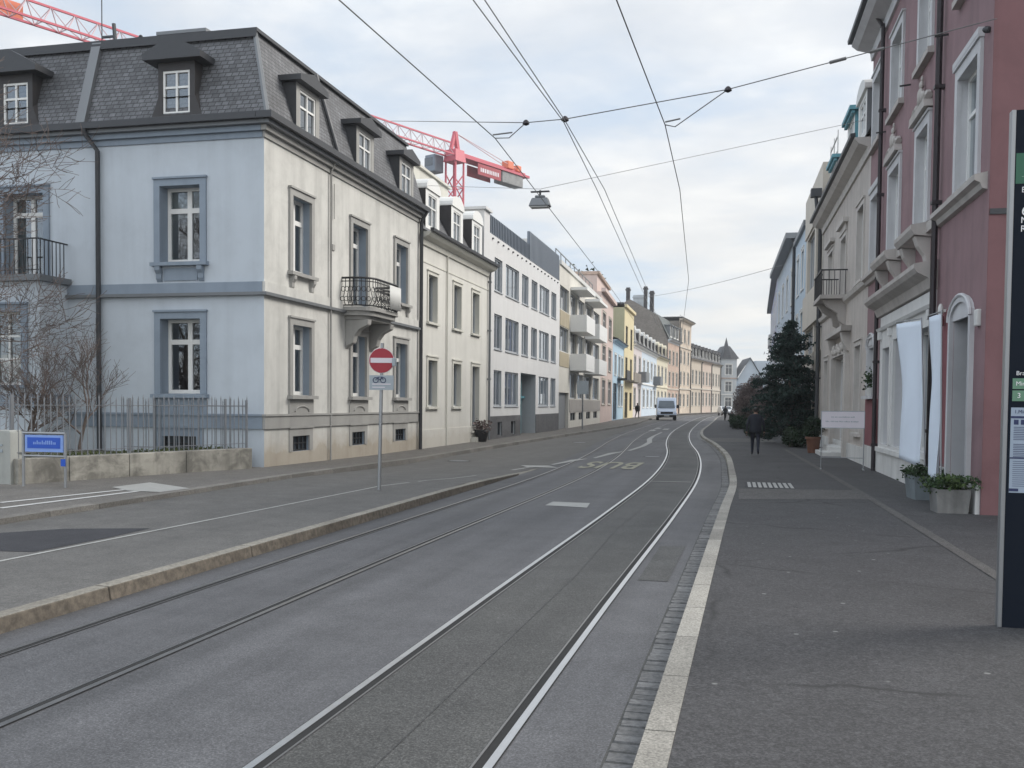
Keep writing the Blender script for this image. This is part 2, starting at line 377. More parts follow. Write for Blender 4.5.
# ------------------------------------------------------------------ sky and light
W = bpy.data.worlds.new('World'); SC.world = W; W.use_nodes = True
SUNAZ, SUNEL = math.radians(64), math.radians(36)
def make_world():
    nt = W.node_tree; nt.nodes.clear(); out = N(nt, 'OutputWorld'); bg = N(nt, 'Background')
    sky = N(nt, 'TexSky', sky_type='NISHITA', sun_disc=False, sun_elevation=SUNEL, sun_rotation=SUNAZ, altitude=260, air_density=1.0, dust_density=1.2, ozone_density=1.2)
    tc = N(nt, 'TexCoord'); sp = N(nt, 'SeparateXYZ'); L(nt, tc.outputs['Generated'], sp.inputs[0])
    zz = N(nt, 'Math', operation='MAXIMUM'); L(nt, sp.outputs['Z'], zz.inputs[0]); zz.inputs[1].default_value = 0
    za = N(nt, 'Math', operation='ADD'); L(nt, zz.outputs[0], za.inputs[0]); za.inputs[1].default_value = .16
    dx = N(nt, 'Math', operation='DIVIDE'); dy = N(nt, 'Math', operation='DIVIDE')
    for d, ax in ((dx, 'X'), (dy, 'Y')): L(nt, sp.outputs[ax], d.inputs[0]); L(nt, za.outputs[0], d.inputs[1])
    cb = N(nt, 'CombineXYZ'); L(nt, dx.outputs[0], cb.inputs[0]); L(nt, dy.outputs[0], cb.inputs[1])
    mp = N(nt, 'Mapping'); mp.inputs['Rotation'].default_value = (0, 0, .35); mp.inputs['Scale'].default_value = (1., 1.25, 1); mp.inputs['Location'].default_value = (3.35, 1.2, .4); L(nt, cb.outputs[0], mp.inputs[0])
    n1 = noise(nt, mp.outputs[0], 1.15, 7, .56, .25); n2 = noise(nt, mp.outputs[0], 2.6, 5, .55, .2)
    # cover grows toward the sun side (+X), thins on the left
    bx = N(nt, 'Math', operation='MULTIPLY_ADD'); L(nt, sp.outputs['X'], bx.inputs[0]); bx.inputs[1].default_value = .26; L(nt, n1, bx.inputs[2])
    b2 = N(nt, 'Math', operation='MULTIPLY_ADD'); L(nt, n2, b2.inputs[0]); b2.inputs[1].default_value = .22; L(nt, bx.outputs[0], b2.inputs[2])
    cover = ramp(nt, b2.outputs[0], [(.42, (.12,)*3), (.56, (.75,)*3), (.70, (1, 1, 1))])
    tone = ramp(nt, n2, [(.30, (5.9, 6.2, 6.6)), (.50, (6.9, 7.1, 7.35)), (.68, (8.2, 8.3, 8.3))])
    # low cloud near the horizon: warmer and brighter toward the sun
    hz = ramp(nt, sp.outputs['Z'], [(.0, (1, 1, 1)), (.30, (0, 0, 0))])
    tone = mix(nt, mix(nt, 1., hz, (.85, .85, .85, 1), 'MULTIPLY'), tone, (7.7, 7.55, 7.1, 1))
    hsv = N(nt, 'HueSaturation'); hsv.inputs['Saturation'].default_value = .95; hsv.inputs['Value'].default_value = 1.0; L(nt, sky.outputs[0], hsv.inputs['Color'])
    blue = mix(nt, .75, hsv.outputs[0], (5.5, 6.5, 7.7, 1))
    c = mix(nt, cover, blue, tone)
    # added brightness in the unseen sky behind and west, to light right-hand facades
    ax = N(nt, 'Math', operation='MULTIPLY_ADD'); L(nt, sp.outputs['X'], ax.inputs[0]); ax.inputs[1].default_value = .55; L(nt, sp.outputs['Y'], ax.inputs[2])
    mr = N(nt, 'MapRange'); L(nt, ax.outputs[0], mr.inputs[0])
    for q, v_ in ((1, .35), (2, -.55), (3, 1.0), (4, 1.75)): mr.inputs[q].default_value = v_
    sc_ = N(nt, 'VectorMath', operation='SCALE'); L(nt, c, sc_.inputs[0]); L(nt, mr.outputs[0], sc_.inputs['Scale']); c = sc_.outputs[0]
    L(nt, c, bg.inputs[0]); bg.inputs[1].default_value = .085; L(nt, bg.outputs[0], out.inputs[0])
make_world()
sd = bpy.data.lights.new('sun', 'SUN'); sd.energy = 2.35; sd.angle = math.radians(30); sd.color = (1, .95, .88)
so = bpy.data.objects.new('sun', sd); COL.objects.link(so)
sdir = Vector((math.sin(SUNAZ)*math.cos(SUNEL), math.cos(SUNAZ)*math.cos(SUNEL), math.sin(SUNEL)))
so.rotation_euler = sdir.to_track_quat('Z', 'Y').to_euler(); so.location = (20, 10, 40)
SC.view_settings.view_transform = 'Standard'; SC.view_settings.look = 'None'; SC.view_settings.exposure = .60; SC.view_settings.gamma = 1
SC.cycles.max_bounces = 6; SC.cycles.transparent_max_bounces = 8; SC.cycles.use_denoising = True

# ------------------------------------------------------------------ ground, road, kerbs
YS = [y for y in np.arange(-14, 17, 2.0)]+[y for y in np.arange(17, 100, 1.)]+[y for y in np.arange(100, 262, 4.)]
kr = interp([(-14, -.48), (4.2, -.46), (15, -.39), (20, -.335), (24, -.43), (30.8, -.66), (39, -1.23), (50.6, -2.3), (57, -2.62), (76, -2.95), (94, -3.2), (130, -3.7), (160, -3.2), (190, -.5), (225, 5), (260, 14)])
kl = interp([(-14, -8.86), (24, -8.84), (40, -8.86), (50, -8.8), (60, -8.62), (78, -8.7), (95, -9.6), (115, -10.3), (150, -10.2), (180, -7.6), (212, -3.4), (260, 6)])
tr = interp([(-14, -1.62), (8, -1.62), (15, -1.55), (21.5, -1.56), (28, -1.78), (34, -2.15), (41, -2.75), (48, -3.25), (55, -3.65), (63, -4.0), (74, -4.35), (100, -5.0), (140, -5.3), (165, -4.6), (190, -2.2), (225, 3), (260, 12)])
tl = interp([(-14, -4.17), (8, -4.17), (25, -4.17), (31, -4.48), (36, -4.85), (43, -5.4), (48, -5.72), (53, -6.02), (60, -6.32), (72, -6.75), (100, -7.5), (140, -7.8), (165, -7.0), (190, -4.6), (225, .6), (260, 9.6)])
def zlane(y): return .115 if y < 18 else max(0., .115*(1-(y-18)/5.5))
def zwalkl(y): return .185 if y < 18 else max(.11, .185-.075*(y-18)/8)
ZR = .10
IX0, IX1 = -5.24, -5.10
def strip(mb, fl, fr, zl, zr, ys, m=0, uvjit=None):
    b = len(mb.v)
    for y in ys: mb.v += [(fl(y), y, zl(y)), (fr(y), y, zr(y))]
    for i in range(len(ys)-1): mb.f.append([b+2*i, b+2*i+1, b+2*i+3, b+2*i+2]); mb.m.append(m)
    return mb
K = lambda c: (lambda y: c)
struct(MB().poly([(-1200, -900, -.14), (1200, -900, -.14), (1200, 1600, -.14), (-1200, 1600, -.14)]), 'ground', M['ground'])
struct(strip(MB(), K(IX1), lambda y: kr(y)-.17, K(0), K(0), [y for y in YS if y <= 20]), 'tram_road', M['road'])
road = MB(); ys2 = [y for y in YS if y >= 20]
strip(road, lambda y: IX1-.02 if y < 24 else tl(y)-.95, lambda y: kr(y)-.17, K(0), K(0), ys2)
struct(road, 'road', M['road'])
lane = MB(); strip(lane, kl, K(IX0), zlane, zlane, [y for y in YS if y <= 24])
strip(lane, kl, lambda y: IX1-.02 if y < 24 else tl(y)-.95, K(0), K(0), [y for y in YS if y >= 24])
struct(lane, 'side_lane', M['lane'])
# platform kerb: stones about 2.4 m long with open joints, sinking into the road at its far end
kb = MB(); y = -12.
while y < 21.5:
    y1 = y+(2.38 if y < 17 else 1.0); a, b = y+.008, y1-.008
    za, zb = zlane(a)+.004, zlane(b)+.004
    if za < .02: break
    kb.hexa([(IX0, a, -.05), (IX1+.025, a, -.05), (IX1+.025, b, -.05), (IX0, b, -.05)], [(IX0, a, za), (IX1, a, za-.004), (IX1, b, zb-.004), (IX0, b, zb)])
    kb.m[-5] = 1; y = y1
struct(strip(MB(), K(IX0), K(IX1-.018), lambda y: zlane(y)-.002, K(0), [18, 19, 20, 21, 22, 23, 23.5, 24]), 'kerb_ramp', M['kerbtop'])
struct(kb, 'platform_kerb', [M['kerbbrown'], M['kerbtop']], bevel=.012)
# left pavement with its kerb
wl = MB(); strip(wl, K(-40), lambda y: kl(y)-.2, zwalkl, zwalkl, YS); struct(wl, 'left_pavement', M['walk_l'])
kk = MB()
ys3 = list(np.arange(-14, 120, 1.0))
for i in range(len(ys3)-1):
    a, b = ys3[i]+.006, ys3[i+1]-.006
    kk.hexa([(kl(a)-.2, a, -.06), (kl(a)+.015, a, -.06), (kl(b)+.015, b, -.06), (kl(b)-.2, b, -.06)], [(kl(a)-.2, a, zwalkl(a)+.004), (kl(a)-.005, a, zwalkl(a)), (kl(b)-.005, b, zwalkl(b)), (kl(b)-.2, b, zwalkl(b)+.004)])
struct(kk, 'left_kerb', M['kerbgrey'])
strip_far = MB(); strip(strip_far, lambda y: kl(y)-.2, kl, zwalkl, zwalkl, [y for y in YS if y >= 120]); struct(strip_far, 'far_kerb', M['kerbgrey'])
# right pavement, granite kerb, gutter setts
struct(strip(MB(), lambda y: kr(y)+.15, K(30), K(ZR), K(ZR), YS), 'right_pavement', M['walk'])
gk = MB(); y = -12.
while y < 230:
    ln = .98 if y < 70 else 3.; a, b = y+.007, y+ln-.007
    gk.hexa([(kr(a), a, -.06), (kr(a)+.15, a, -.06), (kr(b)+.15, b, -.06), (kr(b), b, -.06)], [(kr(a)+.006, a, ZR+.002), (kr(a)+.15, a, ZR+.005), (kr(b)+.15, b, ZR+.005), (kr(b)+.006, b, ZR+.002)]); y += ln
struct(gk, 'granite_kerb', M['granite'])
struct(strip(MB(), lambda y: kr(y)-.17, lambda y: kr(y)+.02, K(.0), K(.0), YS), 'gutter_bed', M['joint'])
st = MB(); y = -1.
while y < 46:
    ln = random.uniform(.10, .15); a, b = y+.004, y+ln-.003; j = lambda: random.uniform(-.006, .006); z = random.uniform(.004, .013)
    x0, x1 = kr(y)-.165+j(), kr(y)-.008
    st.hexa([(x0-.004, a, -.03), (x1, a, -.03), (x1, b, -.03), (x0-.004, b, -.03)], [(x0+.012, a+.01, z+j()*.3), (x1-.01, a+.008+j()*.6, z+j()*.3), (x1-.01, b-.01+j()*.6, z+j()*.3), (x0+.012, b-.008, z+j()*.3)]); y += ln
struct(st, 'gutter_setts', M['sett'])
struct(strip(MB(), lambda y: kr(y)-.17, kr, K(.003), K(.003), [y for y in YS if y >= 46]), 'far_gutter', M['sett'])
for c_, nm in ((tr, 'track_bed'),): struct(strip(MB(), lambda y: c_(y)-.44, lambda y: c_(y)+.44, K(.002), K(.002), [y for y in YS if y < 235]), nm, M['bed'])
# rails: bright running head, dark flange groove, thin guard lip
def rail(c, side, hm, name):
    mb = MB(); o = .5*side
    S_ = [(0, .042, 0, .007), (.042, .048, 1, .0045), (0, -.046, 1, .0045), (-.046, -.058, 2, .007)]
    for a, b, m, z in S_: strip(mb, lambda y, a=a: c(y)+side*(.5+a), lambda y, b=b: c(y)+side*(.5+b), K(z), K(z), [y for y in YS if y < 235], m)
    struct(mb, name, [hm, M['groove'], M['railold']])
rail(tr, -1, M['rail'], 'tram_rail'); rail(tr, 1, M['rail'], 'tram_rail'); rail(tl, -1, M['railold'], 'tram_rail'); rail(tl, 1, M['railold'], 'tram_rail')

# ---- painted markings
def gpix(x, y, z):
    d = cam.matrix_world.to_3x3() @ Vector(((x-512)/F, -(y-CY)/F, -1)); t = (z-H)/d.z; return d.x*t, d.y*t
def ribbon(pts, w, z, mb=None):
    mb = mb or MB(); P = [Vector((p[0], p[1], 0)) for p in pts]; b = len(mb.v)
    for i, p in enumerate(P):
        t = (P[min(i+1, len(P)-1)]-P[max(i-1, 0)]).normalized(); n = Vector((-t.y, t.x, 0)); ww = (w[i] if hasattr(w, '__len__') else w)/2
        for s_ in (1, -1): q = p+n*ww*s_; mb.v.append((q.x, q.y, z(q.y) if callable(z) else z))
    for i in range(len(P)-1): mb.f.append([b+2*i, b+2*i+1, b+2*i+3, b+2*i+2]); mb.m.append(0)
    return mb
zl4 = lambda y: zlane(y)+.005
struct(ribbon([(-7.05, 3), (-6.85, 7.8), (-6.68, 12), (-6.5, 16.8), (-6.15, 18.4), (-5.9, 19.3), (-5.75, 20.6)], .055, zl4), 'lane_edge_line', M['line'])
zz = ribbon([(-5.95, 21.0), (-5.62, 23.4), (-5.38, 25.0)], [.07, .1, .1], .006)
ribbon([(-5.62, 24.8), (-5.2, 25.0), (-4.72, 24.6)], [.9, .8, .1], .010, zz)
ribbon([(-5.08, 25.8), (-4.86, 28.2), (-4.68, 29.0)], [.1, .28, .1], .010, zz)
ribbon([(-4.5, 29.4), (-4.38, 32.6), (-4.2, 33.8)], [.1, .26, .1], .010, zz)
ribbon([(-4.06, 34.6), (-3.98, 38.5), (-4.1, 42.5), (-4.5, 46.5), (-4.72, 51), (-4.9, 58)], [.14, .18, .22, .24, .14, .12], .010, zz)
for cx, cy in ((-5.9, 66), (-5.2, 64), (-5.75, 60.5)): ribbon([(cx, cy), (cx-.1, cy+3.)], .36, .010, zz)
struct(zz, 'merging_lane_line', M['line'])
struct(ribbon([(-2.05, 21.1), (-1.15, 21.15)], .09, .008), 'cross_line', M['line'])
struct(MB().poly([(*gpix(x, y, .006), .006) for x, y in ((545, 505.2), (553, 501.6), (590, 503), (587, 507.6))]), 'light_patch', M['line'])
struct(MB().poly([(-8.5, 8.2, zlane(0)+.004), (-6.95, 8.4, zlane(0)+.004), (-6.9, 9.5, zlane(0)+.004), (-6.93, 10.35, zlane(0)+.004), (-7.85, 10.0, zlane(0)+.004), (-8.6, 9.1, zlane(0)+.004)]), 'asphalt_patch', M['patchd'])
for a, b in (((0, 502.5), (128, 489.2)), ((0, 508), (140, 490.8))): struct(ribbon([gpix(*a, .191), gpix(*b, .191)], .11, .191), 'parking_line', M['line2'])
struct(MB().poly([(*gpix(x, y, .193), .193) for x, y in ((112, 487), (150, 482.3), (190, 488.2), (160, 492), (128, 490.6))]), 'light_corner_marking', M['line'])
def text_curve(body, size, mat, ext=.0):
    cu = bpy.data.curves.new('lettering', 'FONT'); cu.body = body; cu.size = size; cu.align_x = 'CENTER'; cu.align_y = 'CENTER'; cu.extrude = ext; cu.materials.append(mat); return cu
def text_at(body, size, mat, loc, rot, parent=None, name='lettering', ext=.001, scale=(1, 1, 1), align='CENTER', spacing=1., offset=0.):
    cu = text_curve(body, size, mat, ext); cu.align_x = align; cu.space_character = spacing; cu.offset = offset; tmp = link(name, cu)
    me = bpy.data.meshes.new_from_object(tmp.evaluated_get(bpy.context.evaluated_depsgraph_get())); bpy.data.objects.remove(tmp); bpy.data.curves.remove(cu)
    o = link(name, me, parent, loc); o.rotation_euler = rot; o.scale = scale; return o
bus = text_at('BUS', 1.0, M['yline'], (-3.52, 26.4, .011), (0, 0, PI), None, 'bus_lane_marking', 0, (.84, 4.0, 1), spacing=1.1, offset=.018); bus['kind'] = 'structure'
# manhole covers and repair patches in the carriageway
def cover(x, y, r, z, name='manhole_cover'):
    m_ = MB(); n = 24
    m_.poly([(x+r*math.cos(2*PI*k/n), y+r*math.sin(2*PI*k/n), z) for k in range(n)], 1); m_.poly([(x+r*.86*math.cos(2*PI*k/n), y+r*.86*math.sin(2*PI*k/n), z+.003) for k in range(n)], 0)
    struct(m_, name, [M['zincmid'], M['groove']])
cover(-7.9, 26.5, .33, .004); cover(-6.9, 41, .33, .004); cover(-2.9, 31, .28, .006)
struct(ribbon([(-1.62, 4), (-1.58, 9.3), (-1.66, 13), (-1.52, 19)], .007, .0045), 'seam', M['seam'])
struct(MB().poly([(-.98, 9.2, .0035), (-.7, 9.2, .0035), (-.68, 11.6, .0035), (-.97, 11.5, .0035)]), 'repair_patch', M['bed'])
# right pavement details
struct(ribbon([(2.29, 3.), (2.27, 9.6), (2.18, 13), (2.03, 17.8), (1.83, 23.1), (1.53, 30.3), (1.3, 36)], .13, ZR+.006), 'paver_strip', M['band'])
struct(MB().poly([(-.12, 16.6, ZR+.003), (1.98, 17.3, ZR+.003), (1.93, 19.1, ZR+.003), (-.14, 18.7, ZR+.003)]), 'asphalt_band', M['band'])
struct(MB().poly([(kr(43)+.19, 42.5, ZR+.003), (1.2, 42.5, ZR+.003), (1.0, 47, ZR+.003), (kr(47)+.19, 47, ZR+.003)]), 'asphalt_band', M['band'])
gr = MB()
for k in range(9):
    x = .03+k*.098; gr.poly([(x, 19.05, ZR+.007), (x+.062, 19.05, ZR+.007), (x+.062-.02, 20.3, ZR+.007), (x-.02, 20.3, ZR+.007)])
struct(gr, 'drain_grate', M['line'])
gp = MB(); gp.poly([(-.02, 19.0, ZR+.004), (.9, 19.0, ZR+.004), (.88, 20.35, ZR+.004), (-.04, 20.35, ZR+.004)]); struct(gp, 'drain_frame', M['patchd'])
# ------------------------------------------------------------------ house building kit (local x along the street, y into the house, z up)
STY = {}
def style(name, frame='white', d=.22, fw=.06, nx=(.5,), tz=(.70,), sur=None, sill=None, cur=None, pane='glass', **kw):
    STY[name] = dict(frame=frame, d=d, fw=fw, nx=nx, tz=tz, sur=sur, sill=sill, cur=cur, pane=pane, mull=1.25 if name[0] == 'A' and name != 'ASbase' else .8)
WC = {}
def window_meshes(w, h, st):
    var = random.choice(('sides', 'sides', 'half', 'blind', 'none')) if STY[st]['cur'] == 'sides' else STY[st]['cur']; key = (round(w, 2), round(h, 2), st, var)
    if key in WC: return WC[key]
    s = STY[st]; d, fw = s['d'], s['fw']; r = []
    fr = MB(); y0, y1 = d-.07, d
    fr.box(0, fw, y0, y1, 0, h); fr.box(w-fw, w, y0, y1, 0, h); fr.box(fw, w-fw, y0, y1, 0, fw*1.3); fr.box(fw, w-fw, y0, y1, h-fw, h)
    mw = fw*s['mull']
    for t in s['tz']: fr.box(fw, w-fw, y0+.008, y1-.01, h*t-mw*.6, h*t+mw*.6)
    for x in s['nx']: fr.box(w*x-mw*.6, w*x+mw*.6, y0+.004, y1-.005, fw*1.3, h-fw)
    r.append(('window', fr.mesh('window', M[s['frame']])))
    r.append(('pane', MB().poly([(fw*.5, d-.03, fw*.5), (w-fw*.5, d-.03, fw*.5), (w-fw*.5, d-.03, h-fw*.5), (fw*.5, d-.03, h-fw*.5)]).mesh('pane', M[s['pane']])))
    if s['sur']:
        sw, pr, mt = s['sur'][:3]; mb = MB(); e = .004
        mb.box(-sw, e, -pr, .02, 0, h-e); mb.box(w-e, w+sw, -pr, .02, 0, h-e); mb.box(-sw, w+sw, -pr, .02, h-e, h+sw)
        mb.box(-sw-.02, w+sw+.02, -pr-.035, .02, h+sw+.001, h+sw+.045)
        r.append(('surround', mb.mesh('surround', M[mt])))
    if s['sill']:
        mt, pr, th, ex = s['sill']; mb = MB(); mb.hexa([(-ex, -pr, -th), (w+ex, -pr, -th), (w+ex, d-.075, -th), (-ex, d-.075, -th)], [(-ex, -pr, -.01), (w+ex, -pr, -.01), (w+ex, d-.075, .012), (-ex, d-.075, .012)])
        r.append(('sill', mb.mesh('sill', M[mt])))
    if s['cur'] and s['pane'] == 'glass':
        mb = MB(); yy = d+.07
        if var == 'sides':
            for a, b in ((.04, w*.20), (w*.80, w-.04)):
                n = 5
                for k in range(n):
                    xa, xb = a+(b-a)*k/n, a+(b-a)*(k+1)/n; yo = .03*(k % 2); mb.add([(xa, yy+yo, .03), (xb, yy+.03-yo, .03), (xb, yy+.03-yo, h-.03), (xa, yy+yo, h-.03)], [(0, 1, 2, 3)], 0)
        elif var == 'blind':
            mb.poly([(.03, yy, h*.62), (w-.03, yy, h*.62), (w-.03, yy, h*.99), (.03, yy, h*.99)])
        elif var == 'half':
            mb.poly([(.03, yy, h*.02), (w-.03, yy, h*.02), (w-.03, yy, h*.42), (.03, yy, h*.42)])
        mb.poly([(-.05, d+.45, -.05), (w+.05, d+.45, -.05), (w+.05, d+.45, h+.05), (-.05, d+.45, h+.05)], 1)  # dark sheet behind the glass, its colour stands in for the unlit room
        r.append(('curtain_dark_backing', mb.mesh('curtain_dark_backing', [M['cloth'], M['dark']])))
    WC[key] = r; return r
def window(parent, x, z, w, h, st, y=0., name=None, rz=0., loc=None):
    ms = window_meshes(w, h, st); root = None
    for nm, me in ms:
        o = link(name or nm if root is None else nm, me, root or parent, (0, 0, 0))
        if root is None: o.location = loc or (x, y, z); o.rotation_euler = (0, 0, rz); root = o
    return root
def wall_grid(mb, x0, x1, z0, z1, holes, y=0., d=.3, m=0, mr=1):
    xs = sorted({x0, x1, *[v for h in holes for v in (h[0], h[1])]}); zs = sorted({z0, z1, *[v for h in holes for v in (h[2], h[3])]})
    for i in range(len(xs)-1):
        for j in range(len(zs)-1):
            cx, cz = (xs[i]+xs[i+1])/2, (zs[j]+zs[j+1])/2
            if any(h[0] < cx < h[1] and h[2] < cz < h[3] for h in holes): continue
            mb.poly([(xs[i], y, zs[j]), (xs[i+1], y, zs[j]), (xs[i+1], y, zs[j+1]), (xs[i], y, zs[j+1])], m)
    for a, b, c, e in holes:
        for q in (((a, c), (a, e)), ((b, e), (b, c)), ((a, e), (b, e)), ((b, c), (a, c))):
            (xa, za), (xb, zb) = q; mb.poly([(xa, y, za), (xa, y+d, za), (xb, y+d, zb), (xb, y, zb)], mr)
def shell(mb, L_, dep, z0, z1, m=0, top=True):
    e = .006
    mb.poly([(e, 0, z0), (e, dep, z0), (e, dep, z1), (e, 0, z1)], m); mb.poly([(L_-e, 0, z0), (L_-e, 0, z1), (L_-e, dep, z1), (L_-e, dep, z0)], m)
    mb.poly([(0, dep, z0), (L_, dep, z0), (L_, dep, z1), (0, dep, z1)], m)
    if top: mb.poly([(0, 0, z1), (L_, 0, z1), (L_, dep, z1), (0, dep, z1)], m)
class House:
    def __init__(s, name, label, P0, P1, dep=11., group=None, cat='house'):
        P0, P1 = Vector(P0), Vector(P1); u = P1-P0; s.L = u.length; s.dep = dep
        s.o = thing(name, label, cat, (P0.x, P0.y, 0), math.atan2(u.y, u.x), group or ('houses along the left side of the street' if P0.x < 1.2 else 'houses along the right side of the street')); s.holes = []; s.wins = []
    def win(s, x0, x1, z0, z1, st, name=None): s.holes.append((x0, x1, z0, z1)); s.wins.append((x0, z0, x1-x0, z1-z0, st, name))
    def hole(s, x0, x1, z0, z1): s.holes.append((x0, x1, z0, z1))
    def walls(s, z1, mat, reveal=None, side=None, z0=-.1, d=.3):
        mb = MB(); wall_grid(mb, 0, s.L, z0, z1, s.holes, d=d); shell(mb, s.L, s.dep, z0, z1, 2)
        mb.build('wall', [M[mat], M[reveal or mat], M[side or mat]], s.o)
        for w in s.wins: window(s.o, *w[:5], name=w[5])
    def part(s, mb, name, mat, smooth=False, parent=None, bevel=0., **k):
        return mb.build(name, [M[q] for q in mat] if isinstance(mat, (list, tuple)) else M[mat], parent or s.o, smooth=smooth, bevel=bevel, **k)
    def band(s, z0, z1, pr, mat, name='string_course', x0=0, x1=None):
        return s.part(MB().box(x0, s.L-.008 if x1 is None else x1, -pr, .012, z0, z1), name, mat)
    def cornice(s, z, mat, pr=.35, h=.3, gut='zinc', x0=0., x1=None):
        x1 = s.L if x1 is None else x1; a = .01
        prof = [(.01, z-h), (-.06, z-h), (-.09, z-h*.55), (-pr*.75, z-h*.35), (-pr, z-h*.1), (-pr, z), (.01, z)]
        o = s.part(MB().prism(prof, 'x', x0+a, x1-a), 'cornice', mat)
        s.part(MB().prism([(-pr-.1, z+.012), (-pr-.11, z+.10), (-pr+.02, z+.12), (-pr+.02, z+.012)], 'x', x0+a, x1-a), 'gutter', gut); return o
    def gable(s, ze, zr, mat, over=.35, side=None):
        m = MB(); d = s.dep; e = .008
        m.add([(e, -over, ze), (s.L-e, -over, ze), (s.L-e, d/2, zr), (e, d/2, zr), (e, d+over, ze), (s.L-e, d+over, ze)], [(0, 1, 2, 3), (3, 2, 5, 4)], 0)
        m.add([(.01, 0, ze), (.01, d/2, zr-.03), (.01, d, ze)], [(0, 1, 2)], 1); m.add([(s.L-.01, 0, ze), (s.L-.01, d/2, zr-.03), (s.L-.01, d, ze)], [(0, 1, 2)], 1)
        return s.part(m, 'roof', [mat, side or mat])
    def mansard(s, ze, zt, inset, mat, side=None, over=.1, ridge=.8):
        m = MB(); e = .008; L_ = s.L; d = s.dep
        m.add([(e, -over, ze), (L_-e, -over, ze), (L_-e, inset, zt), (e, inset, zt), (e, d, zt+ridge), (L_-e, d, zt+ridge)], [(0, 1, 2, 3), (3, 2, 5, 4)], 0)
        for x in (.01, L_-.01): m.add([(x, 0, ze), (x, inset+.01, zt-.01), (x, d, zt+ridge-.02), (x, d, ze)], [(0, 1, 2, 3)], 1)
        return s.part(m, 'roof', [mat, side or mat])
    def pipe(s, x, z0, z1, mat='zinc', r=.05, y=-.09):
        mb = MB().tube([(x, y-.22, z1+.25), (x, y-.12, z1+.1), (x, y, z1-.1), (x, y, z0)], r, 8)
        for k in range(int((z1-z0)/2)+1): mb.box(x-r*1.25, x+r*1.25, y-r*1.25, 0, z0+.6+k*2, z0+.66+k*2)
        s.part(mb, 'downpipe', mat, True)
def dormer(H_, x, w, z0, z1, y0, y1, hood='flat', body='zinc', face='white', st='dorm', hw=.18, rise=.4, win=(.16, .16, .14)):
    """box dormer with its front at depth y0, running back to depth y1 at the top; returns its body part"""
    b = MB(); a, c = x-w/2, x+w/2; l, r_, bo = win; fx0, fx1, fz0, fz1 = a+l, c-r_, z0+bo, z1-.12
    wall_grid(b, a, c, z0, z1, [(fx0, fx1, fz0, fz1)], y=y0, d=.12, m=1, mr=1)
    for X in (a, c): b.poly([(X, y0, z0), (X, y0, z1), (X, y1+.6, z1), (X, y0+.06, z0)], 0)
    b.poly([(a, y0, z1), (c, y0, z1), (c, y1+.6, z1), (a, y1+.6, z1)], 0)
    o = b.build('dormer', [M[body], M[face]], H_)
    hb = MB(); e = hw
    if hood == 'flat': hb.box(a-e, c+e, y0-e*1.2, y1+.7, z1+.004, z1+.12); hb.box(a-e*.6, c+e*.6, y0-e*.7, y0-.01, z1-.09, z1+.0)
    elif hood == 'pedi':
        hb.prism([(a-e, z1+.004), (c+e, z1+.004), (c+e, z1+.13), (x, z1+.13+rise), (a-e, z1+.13)], 'y', y0-e*1.3, y1+.8)
    elif hood == 'arch':
        n = 10; pts = [(a-e*.3, z1+.004), (c+e*.3, z1+.004)]+[(x+(w/2+e*.3)*math.cos(PI*k/n), z1+.05+rise*math.sin(PI*k/n)) for k in range(n+1)]
        hb.prism(pts, 'y', y0-e*.5, y1+.6)
    hb.build('hood', M[face if hood == 'arch' else body], o)
    window(o, fx0, fz0, fx1-fx0, fz1-fz0, st, y=y0)
    return o
style('A', 'white', .26, .075, (.52,), (.70,), (.15, .05, 'trimgrey'), ('trimgrey', .14, .09, .20), 'sides')
style('Aside', 'white', .36, .075, (.55,), (.70,), (.15, .05, 'trimshade'), ('trimshade', .14, .09, .20), 'sides')
style('ASdoor', 'white', .36, .075, (.5,), (.78,), (.15, .05, 'trimshade'), None, 'sides')
style('ASbase', 'iron', .14, .03, (.25, .5, .75), (.5,), (.18, .02, 'trimshade'), None, None, 'dglass')
style('Adoor', 'white', .3, .075, (.5,), (.78,), (.15, .05, 'trimgrey'), None, 'sides')
style('bay', 'white', .18, .05, (.5,), (.36, .67), (.16, .04, 'trimshade'), ('trimshade', .1, .07, .16), 'half')
style('base', 'iron', .14, .03, (.25, .5, .75), (.5,), (.18, .02, 'trimgrey'), None, None, 'dglass')
style('dorm', 'white', .09, .05, (.5,), (.62,), None, None, 'half')
style('B', 'C_frame', .22, .05, (.5,), (), (.11, .035, 'B_trim'), ('B_trim', .1, .08, .15), 'sides')
style('Bbase', 'iron', .14, .03, (.5,), (), None, None, None, 'dglass')
style('C', 'C_frame', .14, .06, (.5,), (), None, ('C_frame', .05, .04, .03), 'sides')
style('C3', 'C_frame', .14, .06, (.33, .67), (), None, ('C_frame', .05, .04, .03), 'sides')
style('D', 'C_frame', .25, .06, (.5,), (), None, None, None, 'dglass')
style('far', 'offwhite', .14, .06, (.5,), (.68,), (.12, .03, 'I_pale'), ('I_pale', .08, .08, .14), None, 'dglass')
style('farw', 'white', .14, .07, (.5,), (.68,), (.14, .04, 'white'), ('white', .08, .08, .14), None, 'dglass')
style('fard', 'darkwood', .16, .06, (.5,), (.75,), None, None, None, 'dglass')
style('farshut', 'C_frame', .2, .06, (.33, .67), (), None, None, None, 'dglass')
style('pinkw', 'white', .19, .065, (.5,), (.66,), (.17, .05, 'P_stone'), ('P_sill', .12, .12, .22), 'sides')
style('pinkd', 'white', .19, .065, (.5,), (.66,), (.17, .05, 'P_stone'), None, 'sides')
style('shop', 'shopwhite', .25, .06, (), (), None, ('shopwhite', .05, .06, .02), None)
style('shop2', 'shopwhite', .25, .06, (.5,), (), None, ('shopwhite', .05, .06, .02), None)
